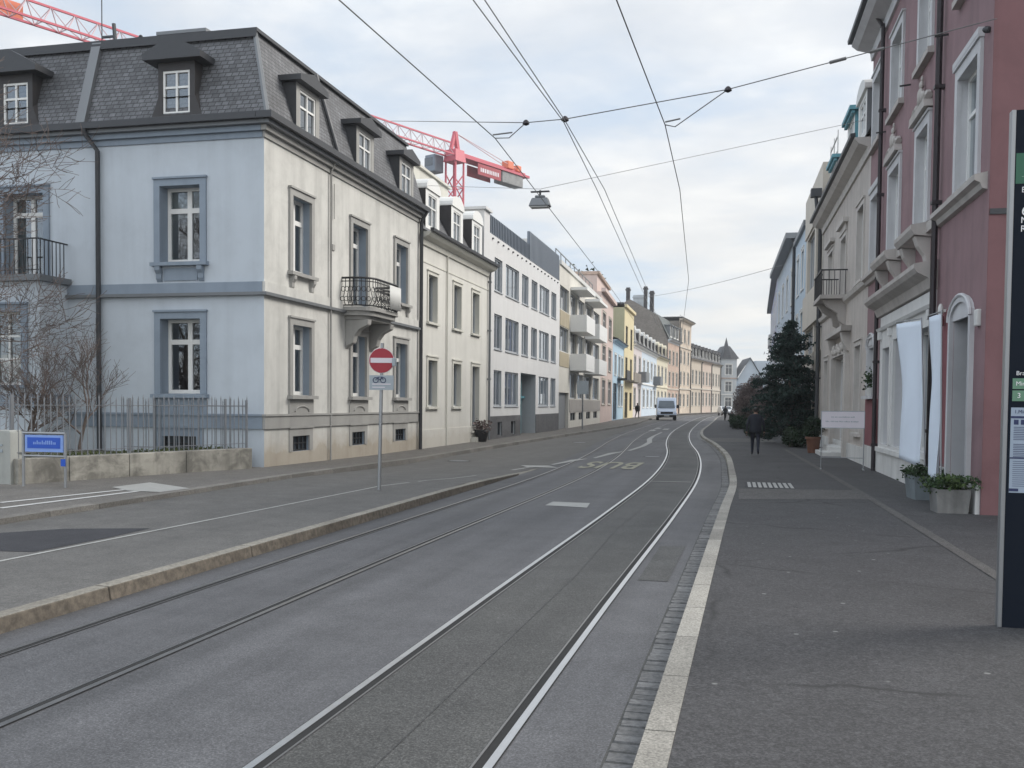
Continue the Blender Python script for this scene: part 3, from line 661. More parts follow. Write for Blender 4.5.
style('tan', 'offwhite', .18, .06, (.5,), (.7,), (.13, .04, 'T_trim'), ('T_trim', .1, .09, .16), 'sides')
style('rside', 'offwhite', .2, .06, (.5,), (.7,), (.1, .03, 'white'), ('white', .06, .06, .1), None, 'dglass')

# ================================================================== HOUSE A: corner house with slate mansard
AX, AY = -10.5, 19.985
A = House('corner_house', 'white corner house with dark slate mansard roof and curved iron balcony', (AX, AY), (AX, AY+10.55), 12.)
for x in (1.34, 4.93, 8.30):
    A.win(x, x+1.02, 1.79, 3.46, 'A'); A.win(x+.05, x+.97, .45, .82, 'base', 'basement_window')
A.win(1.34, 2.36, 4.70, 6.48, 'A'); A.win(8.30, 9.32, 4.70, 6.48, 'A')
A.win(4.93, 6.0, 4.22, 6.48, 'Adoor', 'balcony_door')
mb = MB(); wall_grid(mb, 0, A.L, -.1, 7.86, A.holes)
mb.poly([(A.L-.006, 0, -.1), (A.L-.006, 0, 7.86), (A.L-.006, 12, 7.86), (A.L-.006, 12, -.1)])
mb.poly([(0, 12, -.1), (A.L, 12, -.1), (A.L, 12, 7.86), (0, 12, 7.86)])
mb.build('front_wall', [M['A_wall'], M['trimshade']], A.o)
for w in A.wins: window(A.o, *w[:5], name=w[5])
# side wall in its own frame: x runs 0..12 along +X of the world, 12 = the corner
SIDE = dict(loc=(0, 12, 0), rz=-PI/2)
def sx(v): return 12+v
sideh = [(sx(-2.58), sx(-1.56), 4.78, 6.50), (sx(-2.58), sx(-1.56), 1.79, 3.50), (sx(-2.55), sx(-1.68), .48, .83), (sx(-6.75), sx(-5.65), 4.45, 6.48)]
mb = MB(); wall_grid(mb, 0, 12, -.1, 7.86, sideh); mb.build('side_wall', [M['A_side'], M['trimshade']], A.o, **{'loc': SIDE['loc'], 'rz': SIDE['rz']})
def side_part(mb, name, mat, smooth=False): return mb.build(name, [M[q] for q in mat] if isinstance(mat, (list, tuple)) else M[mat], A.o, SIDE['loc'], SIDE['rz'], smooth)
for i, h in enumerate(sideh):
    # (x,0,z) in the side frame -> house frame
    window(A.o, 0, 0, h[1]-h[0], h[3]-h[2], ['Aside', 'Aside', 'ASbase', 'ASdoor'][i], rz=-PI/2, loc=(0, 12-h[0], h[2]), name=['window', 'window', 'basement_window', 'balcony_door'][i])
# string course, belt, foot, frieze, gutter on both faces
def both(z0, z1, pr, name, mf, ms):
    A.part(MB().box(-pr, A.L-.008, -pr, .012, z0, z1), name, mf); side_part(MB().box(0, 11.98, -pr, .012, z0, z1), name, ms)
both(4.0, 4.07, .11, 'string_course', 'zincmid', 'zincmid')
both(4.074, 4.30, .05, 'string_course', 'A_wall', 'trimshade')
both(1.02, 1.30, .05, 'belt_course', 'trimgrey', 'trimshade'); both(1.304, 1.35, .08, 'belt_course', 'trimgrey', 'trimshade')
both(7.47, 7.60, .04, 'frieze', 'trimgrey', 'trimshade'); both(7.604, 7.72, .12, 'frieze', 'trimgrey', 'trimshade')
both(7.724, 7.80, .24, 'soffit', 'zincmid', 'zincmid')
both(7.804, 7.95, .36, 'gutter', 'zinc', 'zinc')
# aprons under the ground floor windows, consoles under the upper sills
for x in (1.34, 4.93, 8.30):
    ap = MB().box(x-.15, x+1.17, -.03, .012, 1.352, 1.69); ap.tube([(x+.51-.38*math.cos(PI*k/8), -.035, 1.40+.13*math.sin(PI*k/8)) for k in range(9)], .025, 6)
    A.part(ap, 'window_apron', 'trimgrey')
ap = MB(); ap.box(sx(-2.73), sx(-1.41), -.03, .012, 1.352, 1.69); side_part(ap, 'window_apron', 'trimshade')
def console(mb, x, z1, h=.34, w=.13, p=.13): mb.prism([(.01, z1), (-p, z1), (-p*.95, z1-h*.25), (-p*.5, z1-h*.5), (-p*.45, z1-h*.8), (-.02, z1-h), (.01, z1-h)], 'x', x-w/2, x+w/2)
for x in (1.32, 2.38, 8.28, 9.34): cs = MB(); console(cs, x, 4.60); A.part(cs, 'sill_bracket', 'trimgrey')
for x in (-2.6, -1.54): cs = MB(); console(cs, sx(x), 4.68); side_part(cs, 'sill_bracket', 'trimshade')
side_part(MB().box(sx(-2.5), sx(-1.64), -.03, .012, 4.36, 4.64), 'window_apron', 'trimshade')
# roof
RZ0, RZ1, RI = 7.93, 10.0, .48
m = MB(); o_, t = -.16, RI; LL, DD = A.L-.006, 13.
m.add([(o_, o_, RZ0), (LL, o_, RZ0), (LL, t, RZ1), (t, t, RZ1), (o_, DD, RZ0), (t, DD, RZ1)], [(0, 1, 2, 3), (4, 0, 3, 5)], 0)
m.add([(LL, o_, RZ0), (LL, DD, RZ0), (LL, DD, RZ1), (LL, t, RZ1)], [(0, 1, 2, 3)], 1)
roofA = A.part(m, 'roof', ['slate', 'A_wall'])
m = MB(); m.box(t-.1, LL, t-.1, DD, RZ1-.04, RZ1+.04); A.part(m, 'roof_edge', 'zinc', parent=roofA)
m = MB(); m.hexa([(t-.02, t+.1, RZ1-.32), (t+.02, t-.02, RZ1-.32), (t+.3, t-.02, RZ1-.32), (t-.02, DD, RZ1-.32)], [(t-.05, t+.1, RZ1-.045), (t-.03, t-.05, RZ1-.045), (t+.3, t-.05, RZ1-.045), (t-.05, DD, RZ1-.045)]); 
m = MB(); m.add([(t-.13, t-.1, RZ1-.17), (t-.13, DD, RZ1-.17), (t-.09, DD, RZ1-.045), (t-.09, t-.1, RZ1-.045)], [(0, 1, 2, 3)]); m.box(t-.13, t-.12, t-.1, DD, RZ1-.17, RZ1-.045); A.part(m, 'roof_edge', 'zinc', parent=roofA)
A.part(MB().tube([(o_, o_, RZ0), (t, t, RZ1)], .06, 6), 'hip_ridge', 'zincmid', True, parent=roofA)
m = MB(); k = (RZ1-RZ0)/(t-o_)
m.hexa([(o_-.10, 12-sx(-4.62), RZ0), (o_-.10, 12-sx(-4.38), RZ0), (o_+.05, 12-sx(-4.38), RZ0), (o_+.05, 12-sx(-4.62), RZ0)], [(t-.10, 12-sx(-4.62), RZ1), (t-.10, 12-sx(-4.38), RZ1), (t+.05, 12-sx(-4.38), RZ1), (t+.05, 12-sx(-4.62), RZ1)])
A.part(m, 'roof_pipe', 'zincmid', parent=roofA)
A.part(MB().tube([(3.55, o_-.07, RZ0), (3.55, t-.07, RZ1)], .055, 8), 'roof_pipe', 'zinc', True, parent=roofA)
m = MB().box(.9, 2.6, 2.0, 3.1, RZ1+.0, RZ1+.22); m.hexa([(.8, 1.9, RZ1+.224), (2.7, 1.9, RZ1+.224), (2.7, 3.2, RZ1+.224), (.8, 3.2, RZ1+.224)], [(.8, 1.9, RZ1+.30), (2.7, 1.9, RZ1+.38), (2.7, 3.2, RZ1+.38), (.8, 3.2, RZ1+.30)])
A.part(m, 'skylight', 'zincmid', parent=roofA)
m = MB().tube([(1.2, 4.95, RZ1), (1.2, 4.95, RZ1+1.6)], .014, 6).tube([(1.2, 4.55, RZ1), (1.2, 4.62, RZ1+.75)], .05, 6).beam((1.2, 4.95, RZ1+.45), (1.2, 4.56, RZ1+.45), .05).tube([(1.2, 4.56, RZ1+.2), (1.2, 3.9, RZ1+.38)], .02, 6).ell((1.2, 3.88, RZ1+.39), (.05, .05, .04), 8, 5)
A.part(m, 'antenna', 'zinc', True, parent=roofA)
for x in (1.87, 5.47, 8.82): dormer(A.o, x, 1.26, 7.85, 9.07, -.17, .32, 'pedi', 'zinc', 'trimgrey', 'dorm', .14, .2, (.2, .2, .1))
# side dormers live on the side face: built in house coordinates through a turned holder part
def side_dormer(c, w=1.12):
    b = MB(); a, cc = sx(c)-w/2, sx(c)+w/2; y0, y1 = -.13, .45; z0, z1 = 7.95, 9.22
    hx0, hx1, hz0, hz1 = sx(c)-.35, sx(c)+.33, 8.06, 9.03
    wall_grid(b, a+.10, cc-.10, z0+.5, z1, [(hx0, hx1, max(hz0, z0+.5), hz1)], y=y0, d=.1, m=0, mr=0)
    b.poly([(a-.1, y0, z0), (hx0, y0, z0), (hx0, y0, z0+.5), (a+.10, y0, z0+.5)]); b.poly([(hx1, y0, z0), (cc+.1, y0, z0), (cc-.10, y0, z0+.5), (hx1, y0, z0+.5)]); b.poly([(hx0, y0, z0), (hx1, y0, z0), (hx1, y0, hz0), (hx0, y0, hz0)])
    for X, s_ in ((a, 1), (cc, -1)): b.add([(X-.1*s_, y0, z0), (X+.1*s_, y0, z0+.5), (X+.1*s_, y0, z1), (X+.1*s_, y1+.5, z1), (X-.1*s_, y1-.5, z0)], [(0, 1, 2, 3, 4)])
    o = b.build('dormer', M['darkwood'], A.o, SIDE['loc'], SIDE['rz'])
    h = MB().prism([(a-.16, z1+.004), (cc+.16, z1+.004), (cc+.16, z1+.14), (sx(c), z1+.52), (a-.16, z1+.14)], 'y', y0-.22, y1+.7); h.build('hood', M['zinc'], o)
    window(o, hx0, hz0, hx1-hx0, hz1-hz0, 'dorm', y=y0)
side_dormer(-2.08); side_dormer(-6.3)
side_part(MB().tube([(sx(-4.35), -.3, 7.85), (sx(-4.33), -.28, 7.7), (sx(-4.14), -.10, 7.35), (sx(-4.14), -.10, .2)], .055, 8), 'downpipe', 'zinc', True)
A.part(MB().tube([(3.46, -.2, 7.8), (3.46, -.06, 7.5), (3.46, -.06, .1)], .026, 8), 'downpipe', 'trimgrey', True)
A.part(MB().tube([(10.47, -.3, 7.85), (10.47, -.1, 7.5), (10.47, -.1, 0)], .06, 8), 'downpipe', 'zinc', True)
m = MB().box(3.55, 3.75, -.03, .01, 6.15, 6.2).tube([(3.72, -.05, 6.2), (3.72, -.05, 7.2)], .015, 6).lathe([(.09, 0), (.09, .03)], 10, (0, 0)); 
m = MB().tube([(3.70, -.04, 6.35), (3.70, -.04, 7.25)], .012, 5).box(3.62, 3.78, -.03, .01, 5.55, 5.70); A.part(m, 'wall_anchor', 'trimgrey')
# balcony: slab on big scroll consoles, bulging wrought-iron railing
BX0, BX1, BP = 4.32, 6.66, .78
def balc_path(off=0., n=7):
    r = .45; P = [(BX0-off, .0)]
    for k in range(n+1): a = PI+PI/2*k/n; P.append((BX0+r+(r+off)*math.cos(a), -(BP-r)+(r+off)*math.sin(a)))
    for k in range(n+1): a = -PI/2+PI/2*k/n; P.append((BX1-r+(r+off)*math.cos(a), -(BP-r)+(r+off)*math.sin(a)))
    P.append((BX1+off, .0)); return P
m = MB().prism(balc_path(.06), 'z', 4.06, 4.16).prism(balc_path(-.02), 'z', 3.94, 4.056).prism(balc_path(-.15), 'z', 3.84, 3.936)
bal = A.part(m, 'balcony', 'trimgrey')
for x in (BX0+.32, BX1-.32): MB().prism([(.0, 3.84), (-.66, 3.84), (-.64, 3.70), (-.40, 3.58), (-.26, 3.40), (-.22, 3.22), (-.06, 3.14), (.0, 3.05)], 'x', x-.13, x+.13).build('scroll_console', M['trimgrey'], bal, bevel=.02)
m = MB()
top = [(p[0], p[1], 4.92) for p in balc_path(.03)]; bot = [(p[0], p[1], 4.20) for p in balc_path(.03)]
m.tube(top, .03, 6).tube([(p[0], p[1], 4.83) for p in balc_path(.05)], .014, 5).tube(bot, .02, 6)
def along(path, step):
    P = [Vector(p) for p in path]; res = []; acc = 0.
    for a, b in zip(P, P[1:]):
        l = (b-a).length; t = (step-acc) if acc else 0
        while t < l: res.append((a.lerp(b, t/l), (b-a).normalized())); t += step
        acc = (l-(t-step)) if l > 0 else acc
    return res
for p, t in along(balc_path(.0), .105):
    n = Vector((t.y, -t.x)); 
    prof = [(0.03, 4.2), (.12, 4.3), (.15, 4.42), (.09, 4.58), (.03, 4.72), (.03, 4.9)]
    m.tube([(p.x+n.x*a, p.y+n.y*a, z) for a, z in prof], .011, 5)
    c = p+n*.10+t*.066
    m.tube([(c.x+t.x*.05*math.cos(q*PI/4), c.y+t.y*.05*math.cos(q*PI/4), 4.62+.07*math.sin(q*PI/4)) for q in range(9)], .009, 4)
    c = p+n*.15+t*.066
    m.tube([(c.x+t.x*.055*math.cos(q*PI/4), c.y+t.y*.055*math.cos(q*PI/4), 4.36+.06*math.sin(q*PI/4)) for q in range(9)], .009, 4)
m.build('railing', M['iron'], bal, smooth=True)
# house next: white cloth and flower box hung on the balcony
wn = MB(); P = [q[0] for q in along(balc_path(.16), .08)]; P = P[24:36]
for i, p in enumerate(P[:-1]):
    q = P[i+1]; a = [4.2, 4.84]
    for j in range(1):
        f = lambda pp, k, z: (pp.x, pp.y-.004*math.sin(z*5+k*1.1), z)
        wn.add([f(p, i, a[j]), f(q, i+1, a[j]), f(q, i+1, a[j+1]), f(p, i, a[j+1])], [(0, 1, 2, 3)])
wo = wn.build('balcony_cloth', M['offwhite'], None, (AX, AY, 0), PI/2, True); tag(wo, 'white cloth screen tied inside the curved black iron balcony', 'cloth screen')
sd_ = wo.modifiers.new('thick', 'SOLIDIFY'); sd_.thickness = .015
# bay on the left end of the side face
BYL = .95
bayh = [(.55, 1.42, 1.95, 3.62), (1.75, 2.62, 1.95, 3.62)]
m = MB(); wall_grid(m, 0, 3.1, -.1, 4.30, bayh, d=.24); m.poly([(3.1, 0, -.1), (3.1, BYL, -.1), (3.1, BYL, 4.30), (3.1, 0, 4.30)]); m.poly([(0, 0, 4.30), (3.1, 0, 4.30), (3.1, BYL, 4.30), (0, BYL, 4.30)])
BL = (-BYL, 12-sx(-8.12), 0)
bay = m.build('bay', [M['A_side'], M['trimshade']], A.o, BL, -PI/2)
for h in bayh: window(bay, h[0], h[2], h[1]-h[0], h[3]-h[2], 'bay')
MB().box(-.02, 3.16, -.06, BYL-.01, 1.45, 1.75).build('belt_course', M['trimshade'], bay)
MB().box(-.02, 3.2, -.12, BYL-.01, 4.304, 4.44).build('cornice', M['zincmid'], bay)
m = MB()
for k in range(26): m.beam((.05+k*.12, -.02, 4.44), (.05+k*.12, -.02, 5.25), .016)
m.beam((0, -.02, 5.25), (3.1, -.02, 5.25), .03); m.beam((0, -.02, 4.55), (3.1, -.02, 4.55), .02)
for k in range(7): m.beam((3.08, .05+k*.13, 4.44), (3.08, .05+k*.13, 5.25), .016)
m.beam((3.08, -.02, 5.25), (3.08, BYL, 5.25), .03); m.build('railing', M['iron'], bay)

# ================================================================== HOUSE B: cream row house
B = House('cream_house', 'cream row house with three arched white dormers and tall narrow windows', (-10.5, 30.56), (-10.53, 39.42))
for x in (.88, 3.82, 6.34): B.win(x, x+.98, 4.36, 5.95, 'B')
for x in (.88, 3.82): B.win(x, x+1.0, 1.50, 3.08, 'B'); B.win(x+.35, x+1.0, .18, .52, 'Bbase', 'basement_window')
B.win(6.36, 7.42, .55, 3.08, 'B', 'front_door')
B.walls(7.05, 'B_wall', 'B_trim'); B.cornice(7.22, 'B_trim', .38, .38)
B.part(MB().box(6.2, 7.6, -.25, .01, -.1, .30).box(6.3, 7.5, -.04, .27, .304, .53), 'door_step', 'B_trim')
B.part(MB().box(0.02, B.L-.02, -.03, .012, -.1, .72), 'foot_course', 'B_wall')
B.part(MB().box(.02, B.L-.02, -.02, .012, 6.28, 6.33), 'string_course', 'B_trim')
B.pipe(B.L-.1, 0, 7.1, 'zincmid', .05)
B.part(MB().tube([(2.95, -.05, 6.9), (2.95, -.05, .1)], .03, 6), 'downpipe', 'B_trim', True)
B.mansard(7.32, 9.25, .95, 'slate', 'B_wall', .1, .3)
for x in (1.22, 4.12, 6.86): dormer(B.o, x, 1.5, 7.36, 8.72, -.04, .8, 'arch', 'darkwood', 'white', 'dorm', .1, .38, (.3, .3, .14))
m = MB().box(.5, 8.3, 1.6, 7, 9.2, 10.4).box(.4, 8.45, 1.5, 7.1, 10.404, 10.5); B.part(m, 'roof_storey', 'B_trim')
m = MB().box(7.9, 8.8, -.05, 1.4, 7.36, 9.45).box(7.8, 8.85, -.15, 1.5, 9.454, 9.56); B.part(m, 'chimney', 'C_wall')

# ================================================================== HOUSE C: modern grey house
C_ = House('modern_house', 'modern pale grey apartment house with dark plinth and metal clad roof storey', (-10.53, 39.44), (-10.70, 56.0), cat='apartment house')
for z0, z1 in ((6.42, 7.83), (3.95, 5.45), (1.50, 3.05)):
    for i, (a, b) in enumerate(((.98, 2.38), (3.05, 5.75), (6.4, 7.9), (8.65, 10.1), (10.65, 13.35), (14.0, 15.5))):
        if z0 < 2 and i in (2, 3): continue
        C_.win(a, b, z0, z1, 'C3' if i in (1, 4) else 'C')
C_.hole(6.3, 9.9, .1, 3.1)
for a in (1.6, 4.2): C_.win(a, a+.85, .22, .82, 'Bbase', 'basement_window')
C_.walls(8.7, 'C_wall', 'C_frame', d=.22)
m = MB().box(6.3, 9.9, .9, .95, .1, 3.1, 0).box(7.6, 7.7, .5, .9, .1, 3.1, 1).box(6.3, 9.9, .55, .65, 1.9, 2.0, 1).box(8.7, 8.78, .5, .9, .1, 3.1, 1).box(6.3, 9.9, .2, .9, .02, .1, 2).box(6.3, 6.31, .22, .95, .1, 3.1, 2).box(9.89, 9.9, .22, .95, .1, 3.1, 2).box(6.3, 9.9, .22, .95, 3.09, 3.1, 2)
C_.part(m, 'entrance', ['dglass', 'turq', 'C_frame'])
m = MB(); wall_grid(m, .02, 6.28, -.1, 1.08, [(1.6, 2.45, .22, .82), (4.2, 5.05, .22, .82)], y=-.03, d=.04); C_.part(m, 'plinth', 'C_plinth'); C_.part(MB().box(9.92, 16.5, -.03, .012, -.1, 1.08), 'plinth', 'C_plinth')
m = MB().box(.05, 16.5, .05, .14, 8.75, 9.5).box(8.2, 16.5, .03, .16, 8.75, 10.15)
for k in range(55): m.box(.1+k*.3, .125+k*.3, .01, .05, 8.76, 9.48 if k*.3 < 8 else 10.1)
C_.part(m, 'parapet', 'C_metal')
m = MB()
for k in range(17): m.box(.5+k*.95, .62+k*.95, -.06, .01, 8.5, 8.56)
C_.part(m, 'parapet_clips', 'C_plinth')
m = MB().box(6.5, 9.5, 4, 7, 8.7, 10.9).tube([(7.1, 5.0, 10.9), (7.1, 5.0, 12.2)], .16, 8); C_.part(m, 'lift_housing', 'T_grey')
C_.part(MB().box(11.5, 15.5, 2.5, 6, 8.7, 10.9), 'roof_storey', 'C_metal')

# ================================================================== HOUSE D: balconied house
D = House('balcony_house', 'beige apartment house with white box balconies and grey garage door', (-10.78, 56.3), (-11.52, 78.0), cat='apartment house')
bz = [(1.95, 3.6), (4.75, 6.2), (7.2, 8.6)]
for j, (z0, z1) in enumerate(bz):
    D.win(.25, 3.9, z0+(.0 if j else .5), z1, 'farshut') if j else None
    for a, b in ((4.7, 7.6), (8.4, 11.4), (12.4, 15.4), (16.6, 20.6)): D.win(a, b, z0, z1, 'farshut')
D.hole(.2, 4.2, .1, 2.3)
for a in (5., 9., 13., 17.3): D.win(a, a+2.4, .55, 1.05, 'Bbase', 'basement_window')
D.walls(9.75, 'D_wall', 'D_wall', d=.3)
D.part(MB().box(.2, 4.2, .2, .25, 0, 2.3), 'garage_door', 'gray_door')
D.part(MB().box(4.45, 21.6, -.03, .012, 1.1, 1.9), 'base_panel', 'D_base'); D.part(MB().box(.3, 4.0, -.03, .012, 3.85, 4.7).box(.3, 4.0, -.03, .012, 6.25, 7.15), 'wall_panel', 'D_panel')
for a, b in ((4.5, 8.9), (11.6, 16.6)):
    for z in (3.72, 6.15, 8.75):
        m = MB().box(a, b, -1.05, -.02, z, z+.18)
        if z < 8.5: m.box(a, b, -1.05, -.98, z+.184, z+1.05).box(a, a+.07, -.975, -.02, z+.184, z+1.05).box(b-.07, b, -.975, -.02, z+.184, z+1.05)
        D.part(m, 'balcony', 'white')
m = MB().box(.1, 21.6, -.1, .3, 9.754, 10.0).box(2, 20, 2, 8, 9.76, 11.6); D.part(m, 'roof', 'offwhite')
m = MB()
for k in range(10): m.beam((1+k*2, .4, 10.0), (1+k*2, .4, 10.8), .05)
m.beam((1, .4, 10.8), (19, .4, 10.8), .05); D.part(m, 'roof_railing', 'zincmid')

# ================================================================== far left row
def grid_windows(Hh, cols, rows, st, ground=None, gst=None):
    for i, (a, b) in enumerate(cols):
        for z0, z1 in rows: Hh.win(a, b, z0, z1, st)
        if ground: Hh.win(a, b, *ground, gst or st)
E_ = House('dusty_pink_house', 'dusty pink narrow house beside the white box balconies', (-11.52, 78.02), (-12.18, 90))
grid_windows(E_, ((1.3, 4.3), (7.2, 10.2)), ((1.6, 3.6), (4.5, 6.4), (7.3, 9.1)), 'far'); E_.walls(10.6, 'E_wall')
E_.band(10.604, 10.9, .35, 'E_wall', 'cornice'); E_.part(MB().box(.3, 11.5, .4, 8, 10.61, 12.0), 'roof_storey', 'E_wall'); E_.part(MB().box(.2, 11.6, .2, 8.2, 12.004, 12.25), 'roof', 'H_brick')
F_ = House('sky_blue_house', 'low sky blue house with dark doorway and tall side chimney pots', (-12.18, 90.02), (-12.65, 102))
F_.win(1., 4.6, .15, 3.6, 'fard', 'front_door'); grid_windows(F_, ((5.9, 7.7), (9.0, 10.8)), ((1.4, 3.5), (4.4, 6.3)), 'farw'); F_.win(1.8, 3.6, 4.4, 6.3, 'farw'); F_.walls(7.45, 'F_wall'); F_.cornice(7.6, 'F_wall', .4, .3)
F_.gable(7.72, 9.6, 'roofd'); F_.part(MB().box(5, 9, -.95, -.02, 4.0, 4.15).box(5, 9, -.95, -.9, 4.154, 4.95), 'balcony', 'iron')
Y_ = House('yellow_house', 'tall yellow house with olive side wall standing above the blue house', (-12.62, 102.02), (-12.8, 112.2))
grid_windows(Y_, ((1.4, 3.6), (6.4, 8.6)), ((4.2, 6.6), (7.6, 9.9)), 'fard'); Y_.win(1.2, 4.2, .15, 2.9, 'fard', 'front_door'); Y_.win(6.2, 8.8, .9, 2.9, 'fard'); Y_.walls(11.7, 'Y_wall', None, 'Y_side'); Y_.band(11.704, 12.0, .25, 'Y_wall', 'cornice')
Y_.part(MB().box(0, 10, .1, 11, 12.0, 12.2), 'roof', 'roofd'); Y_.part(MB().box(1.0, 9.2, -1., -.02, 4.0, 4.15).box(1., 9.2, -1., -.92, 4.154, 5.0), 'balcony', 'H_fire')
pl_ = MB()
for k in range(420):
    c = Vector((random.uniform(-5, 1.0), random.uniform(1, 6), 12.3+abs(random.gauss(0, .55)))); a = random.uniform(0, 6.3); s_ = random.uniform(.12, .3)
    pl_.add([c+Vector((s_*math.cos(a), s_*math.sin(a), 0)), c+Vector((-s_*math.sin(a), s_*math.cos(a), s_*.5)), c-Vector((s_*math.cos(a), s_*math.sin(a), -s_))], [(0, 1, 2)])
G1 = House('lilac_house', 'pale lilac house with one balcony and dark arched dormers', (-12.86, 112.2), (-12.89, 122))
G2 = House('ice_blue_house', 'ice blue house with white pilasters, arched windows and a balcony', (-12.89, 122.02), (-12.86, 142))
G3 = House('butter_yellow_house', 'butter yellow plain house between ice blue and brick houses', (-12.86, 142.02), (-12.40, 156))
for Hh, wm, st, cols in ((G1, 'G_lilac', 'far', ((1.2, 3.2), (6.4, 8.4))), (G2, 'G_blue', 'farw', ((1.6, 3.8), (6.4, 8.6), (11.4, 13.6), (16.2, 18.4))), (G3, 'G_yel', 'far', ((1.4, 3.4), (5.8, 7.8), (10.4, 12.4)))):
    grid_windows(Hh, cols, ((4.9, 7.2),), st, (1.2, 3.5)); Hh.walls(8.35, wm, 'white'); Hh.cornice(8.55, 'white' if Hh is not G3 else 'G_yel', .45, .4)
    Hh.mansard(8.66, 10.6, .9, 'roofd', wm, .1, 1.4); Hh.band(4.1, 4.3, .12, 'white' if Hh is not G3 else 'G_yel')
    for a, b in cols: dormer(Hh.o, (a+b)/2, 1.7, 8.7, 10.2, .05, .8, 'arch', 'darkwood', 'offwhite' if Hh is not G3 else 'G_yel', 'fard', .1, .5, (.35, .35, .14))
for Hh, a in ((G1, 5.6), (G2, 15.2)): Hh.part(MB().box(a, a+4.2, -1.0, -.02, 4.3, 4.5).box(a, a+4.2, -1., -.93, 4.504, 5.5).box(a, a+.06, -.92, -.02, 4.504, 5.5), 'balcony', 'zincmid')
H1 = House('rose_brick_house', 'tall rose brick house with big slate roof, dormers and chimney stacks', (-12.40, 156.02), (-11.44, 167), 13.)
grid_windows(H1, ((1., 2.6), (4.6, 6.2), (8.2, 9.8)), ((4.6, 6.8), (8.0, 10.2)), 'far', (1.2, 3.4)); H1.walls(11.6, 'H_brick', 'I_pale', 'H_fire'); H1.cornice(11.9, 'T_grey', .6, .5); H1.band(4.0, 4.2, .1, 'I_pale')
m = MB(); L_ = H1.L; 
m.add([(.01, -.2, 11.95), (L_, -.2, 11.95), (L_, 1.6, 15.6), (.01, 1.6, 15.6), (L_, 6.2, 18.3), (.01, 6.2, 18.3)], [(0, 1, 2, 3), (3, 2, 4, 5)], 0)
m.add([(.008, 0, 11.6), (.008, 1.6, 15.6), (.008, 6.2, 18.3), (.008, 16, 13), (.008, 16, 11.6)], [(0, 1, 2, 3, 4)], 1); rf = H1.part(m, 'roof', ['roofg', 'H_fire'])
for x in (2.6, 6.2, 9.2): dormer(H1.o, x, 2.0, 12.3, 14.2, -.05, 1.0, 'flat', 'zincmid', 'offwhite', 'fard', .2, .4, (.3, .3, .2))
for x, y, h, w in ((.6, 6.6, 20.2, .28), (.7, 3.8, 20.3, .26), (3.5, 3.3, 19.9, .3), (5, 5.6, 19.4, .9)): MB().box(x-w, x+w, y-w, y+w, 15, h).box(x-w-.1, x+w+.1, y-w-.1, y+w+.1, h-.5, h-.25).build('chimney', M['darkwood'] if w < .5 else M['T_grey'], rf)
H2 = House('tan_brick_house', 'tallest tan brick house on the left with flat cornice and drainpipe', (-11.44, 167.02), (-10.13, 179), 5.)
grid_windows(H2, ((1.2, 2.7), (4.6, 6.1), (8.6, 10.1)), ((5.0, 7.2), (8.6, 10.8), (12.2, 14.6)), 'far', (1.3, 3.4)); H2.walls(15.7, 'H_tan', 'I_pale', 'H_fire'); H2.cornice(16.1, 'I_tan', .7, .6); H2.band(4.2, 4.45, .15, 'I_pale'); H2.band(11.3, 11.5, .15, 'I_pale'); H2.pipe(.3, 0, 16, 'zinc', .09); H2.pipe(11.7, 0, 11, 'zinc', .09)
H2.part(MB().box(.1, 11.9, -.5, 5, 16.22, 16.4), 'roof', 'roofd')
for nm, lb, P0, P1, wm in (('ochre_house', 'ochre row house right of the tallest tan brick house', (-10.13, 179.02), (-8.69, 190), 'I_tan'), ('sand_house', 'sand coloured row house in the middle of three dormered ones', (-8.69, 190.02), (-7.21, 201), 'I_rose'), ('pale_stone_house', 'pale stone row house next to the turreted house', (-7.21, 201.02), (-5.74, 212), 'I_pale')):
    Hh = House(nm, lb, P0, P1); grid_windows(Hh, ((1.2, 2.8), (4.7, 6.3), (8.2, 9.8)), ((5.4, 7.9),), 'far', (1.4, 3.9)); Hh.walls(9.6, wm, 'I_pale'); Hh.cornice(9.9, wm, .5, .4); Hh.band(4.5, 4.75, .15, 'I_pale'); Hh.pipe(10.8, 0, 9.5, 'zinc', .09)
    Hh.mansard(10.0, 13.0, 1.4, 'roofd', 'H_fire', .1, 3.6 if nm != 'pale_stone_house' else 1.5)
    for x in (2., 5.5, 9.): dormer(Hh.o, x, 1.7, 10.2, 12.0, .1, 1.2, 'pedi', 'darkwood', 'offwhite', 'fard', .15, .6, (.3, .3, .2))
# turreted house and the gabled house that close the view
Tw = House('turret_house', 'grey house with a pointed turret closing the end of the street', (-5.75, 212.6), (-2.45, 213.4), 9.)
grid_windows(Tw, ((1.0, 2.4),), ((4.4, 6.6), (8.0, 10.2)), 'farw', (1., 3.2)); Tw.walls(11.2, 'T_grey', 'white'); Tw.band(3.7, 3.95, .15, 'white'); Tw.band(7.2, 7.4, .15, 'H_brick'); Tw.cornice(11.4, 'T_grey', .35, .35)
m = MB(); m.add([(-.4, -.4, 11.45), (3.8, -.4, 11.45), (3.8, 9, 11.45), (-.4, 9, 11.45), (1.0, 2.4, 14.2), (2.4, 2.4, 14.2), (2.4, 6, 14.2), (1.0, 6, 14.2)], [(0, 1, 5, 4), (1, 2, 6, 5), (2, 3, 7, 6), (3, 0, 4, 7), (4, 5, 6, 7)]); Tw.part(m, 'roof', 'roofd')
Tw.part(MB().add([(.3, -.35, 11.5), (2.1, -.35, 11.5), (2.1, 1.6, 11.5), (.3, 1.6, 11.5), (1.2, .6, 16.0)], [(0, 1, 4), (1, 2, 4), (2, 3, 4), (3, 0, 4)]), 'spire', 'roofd')
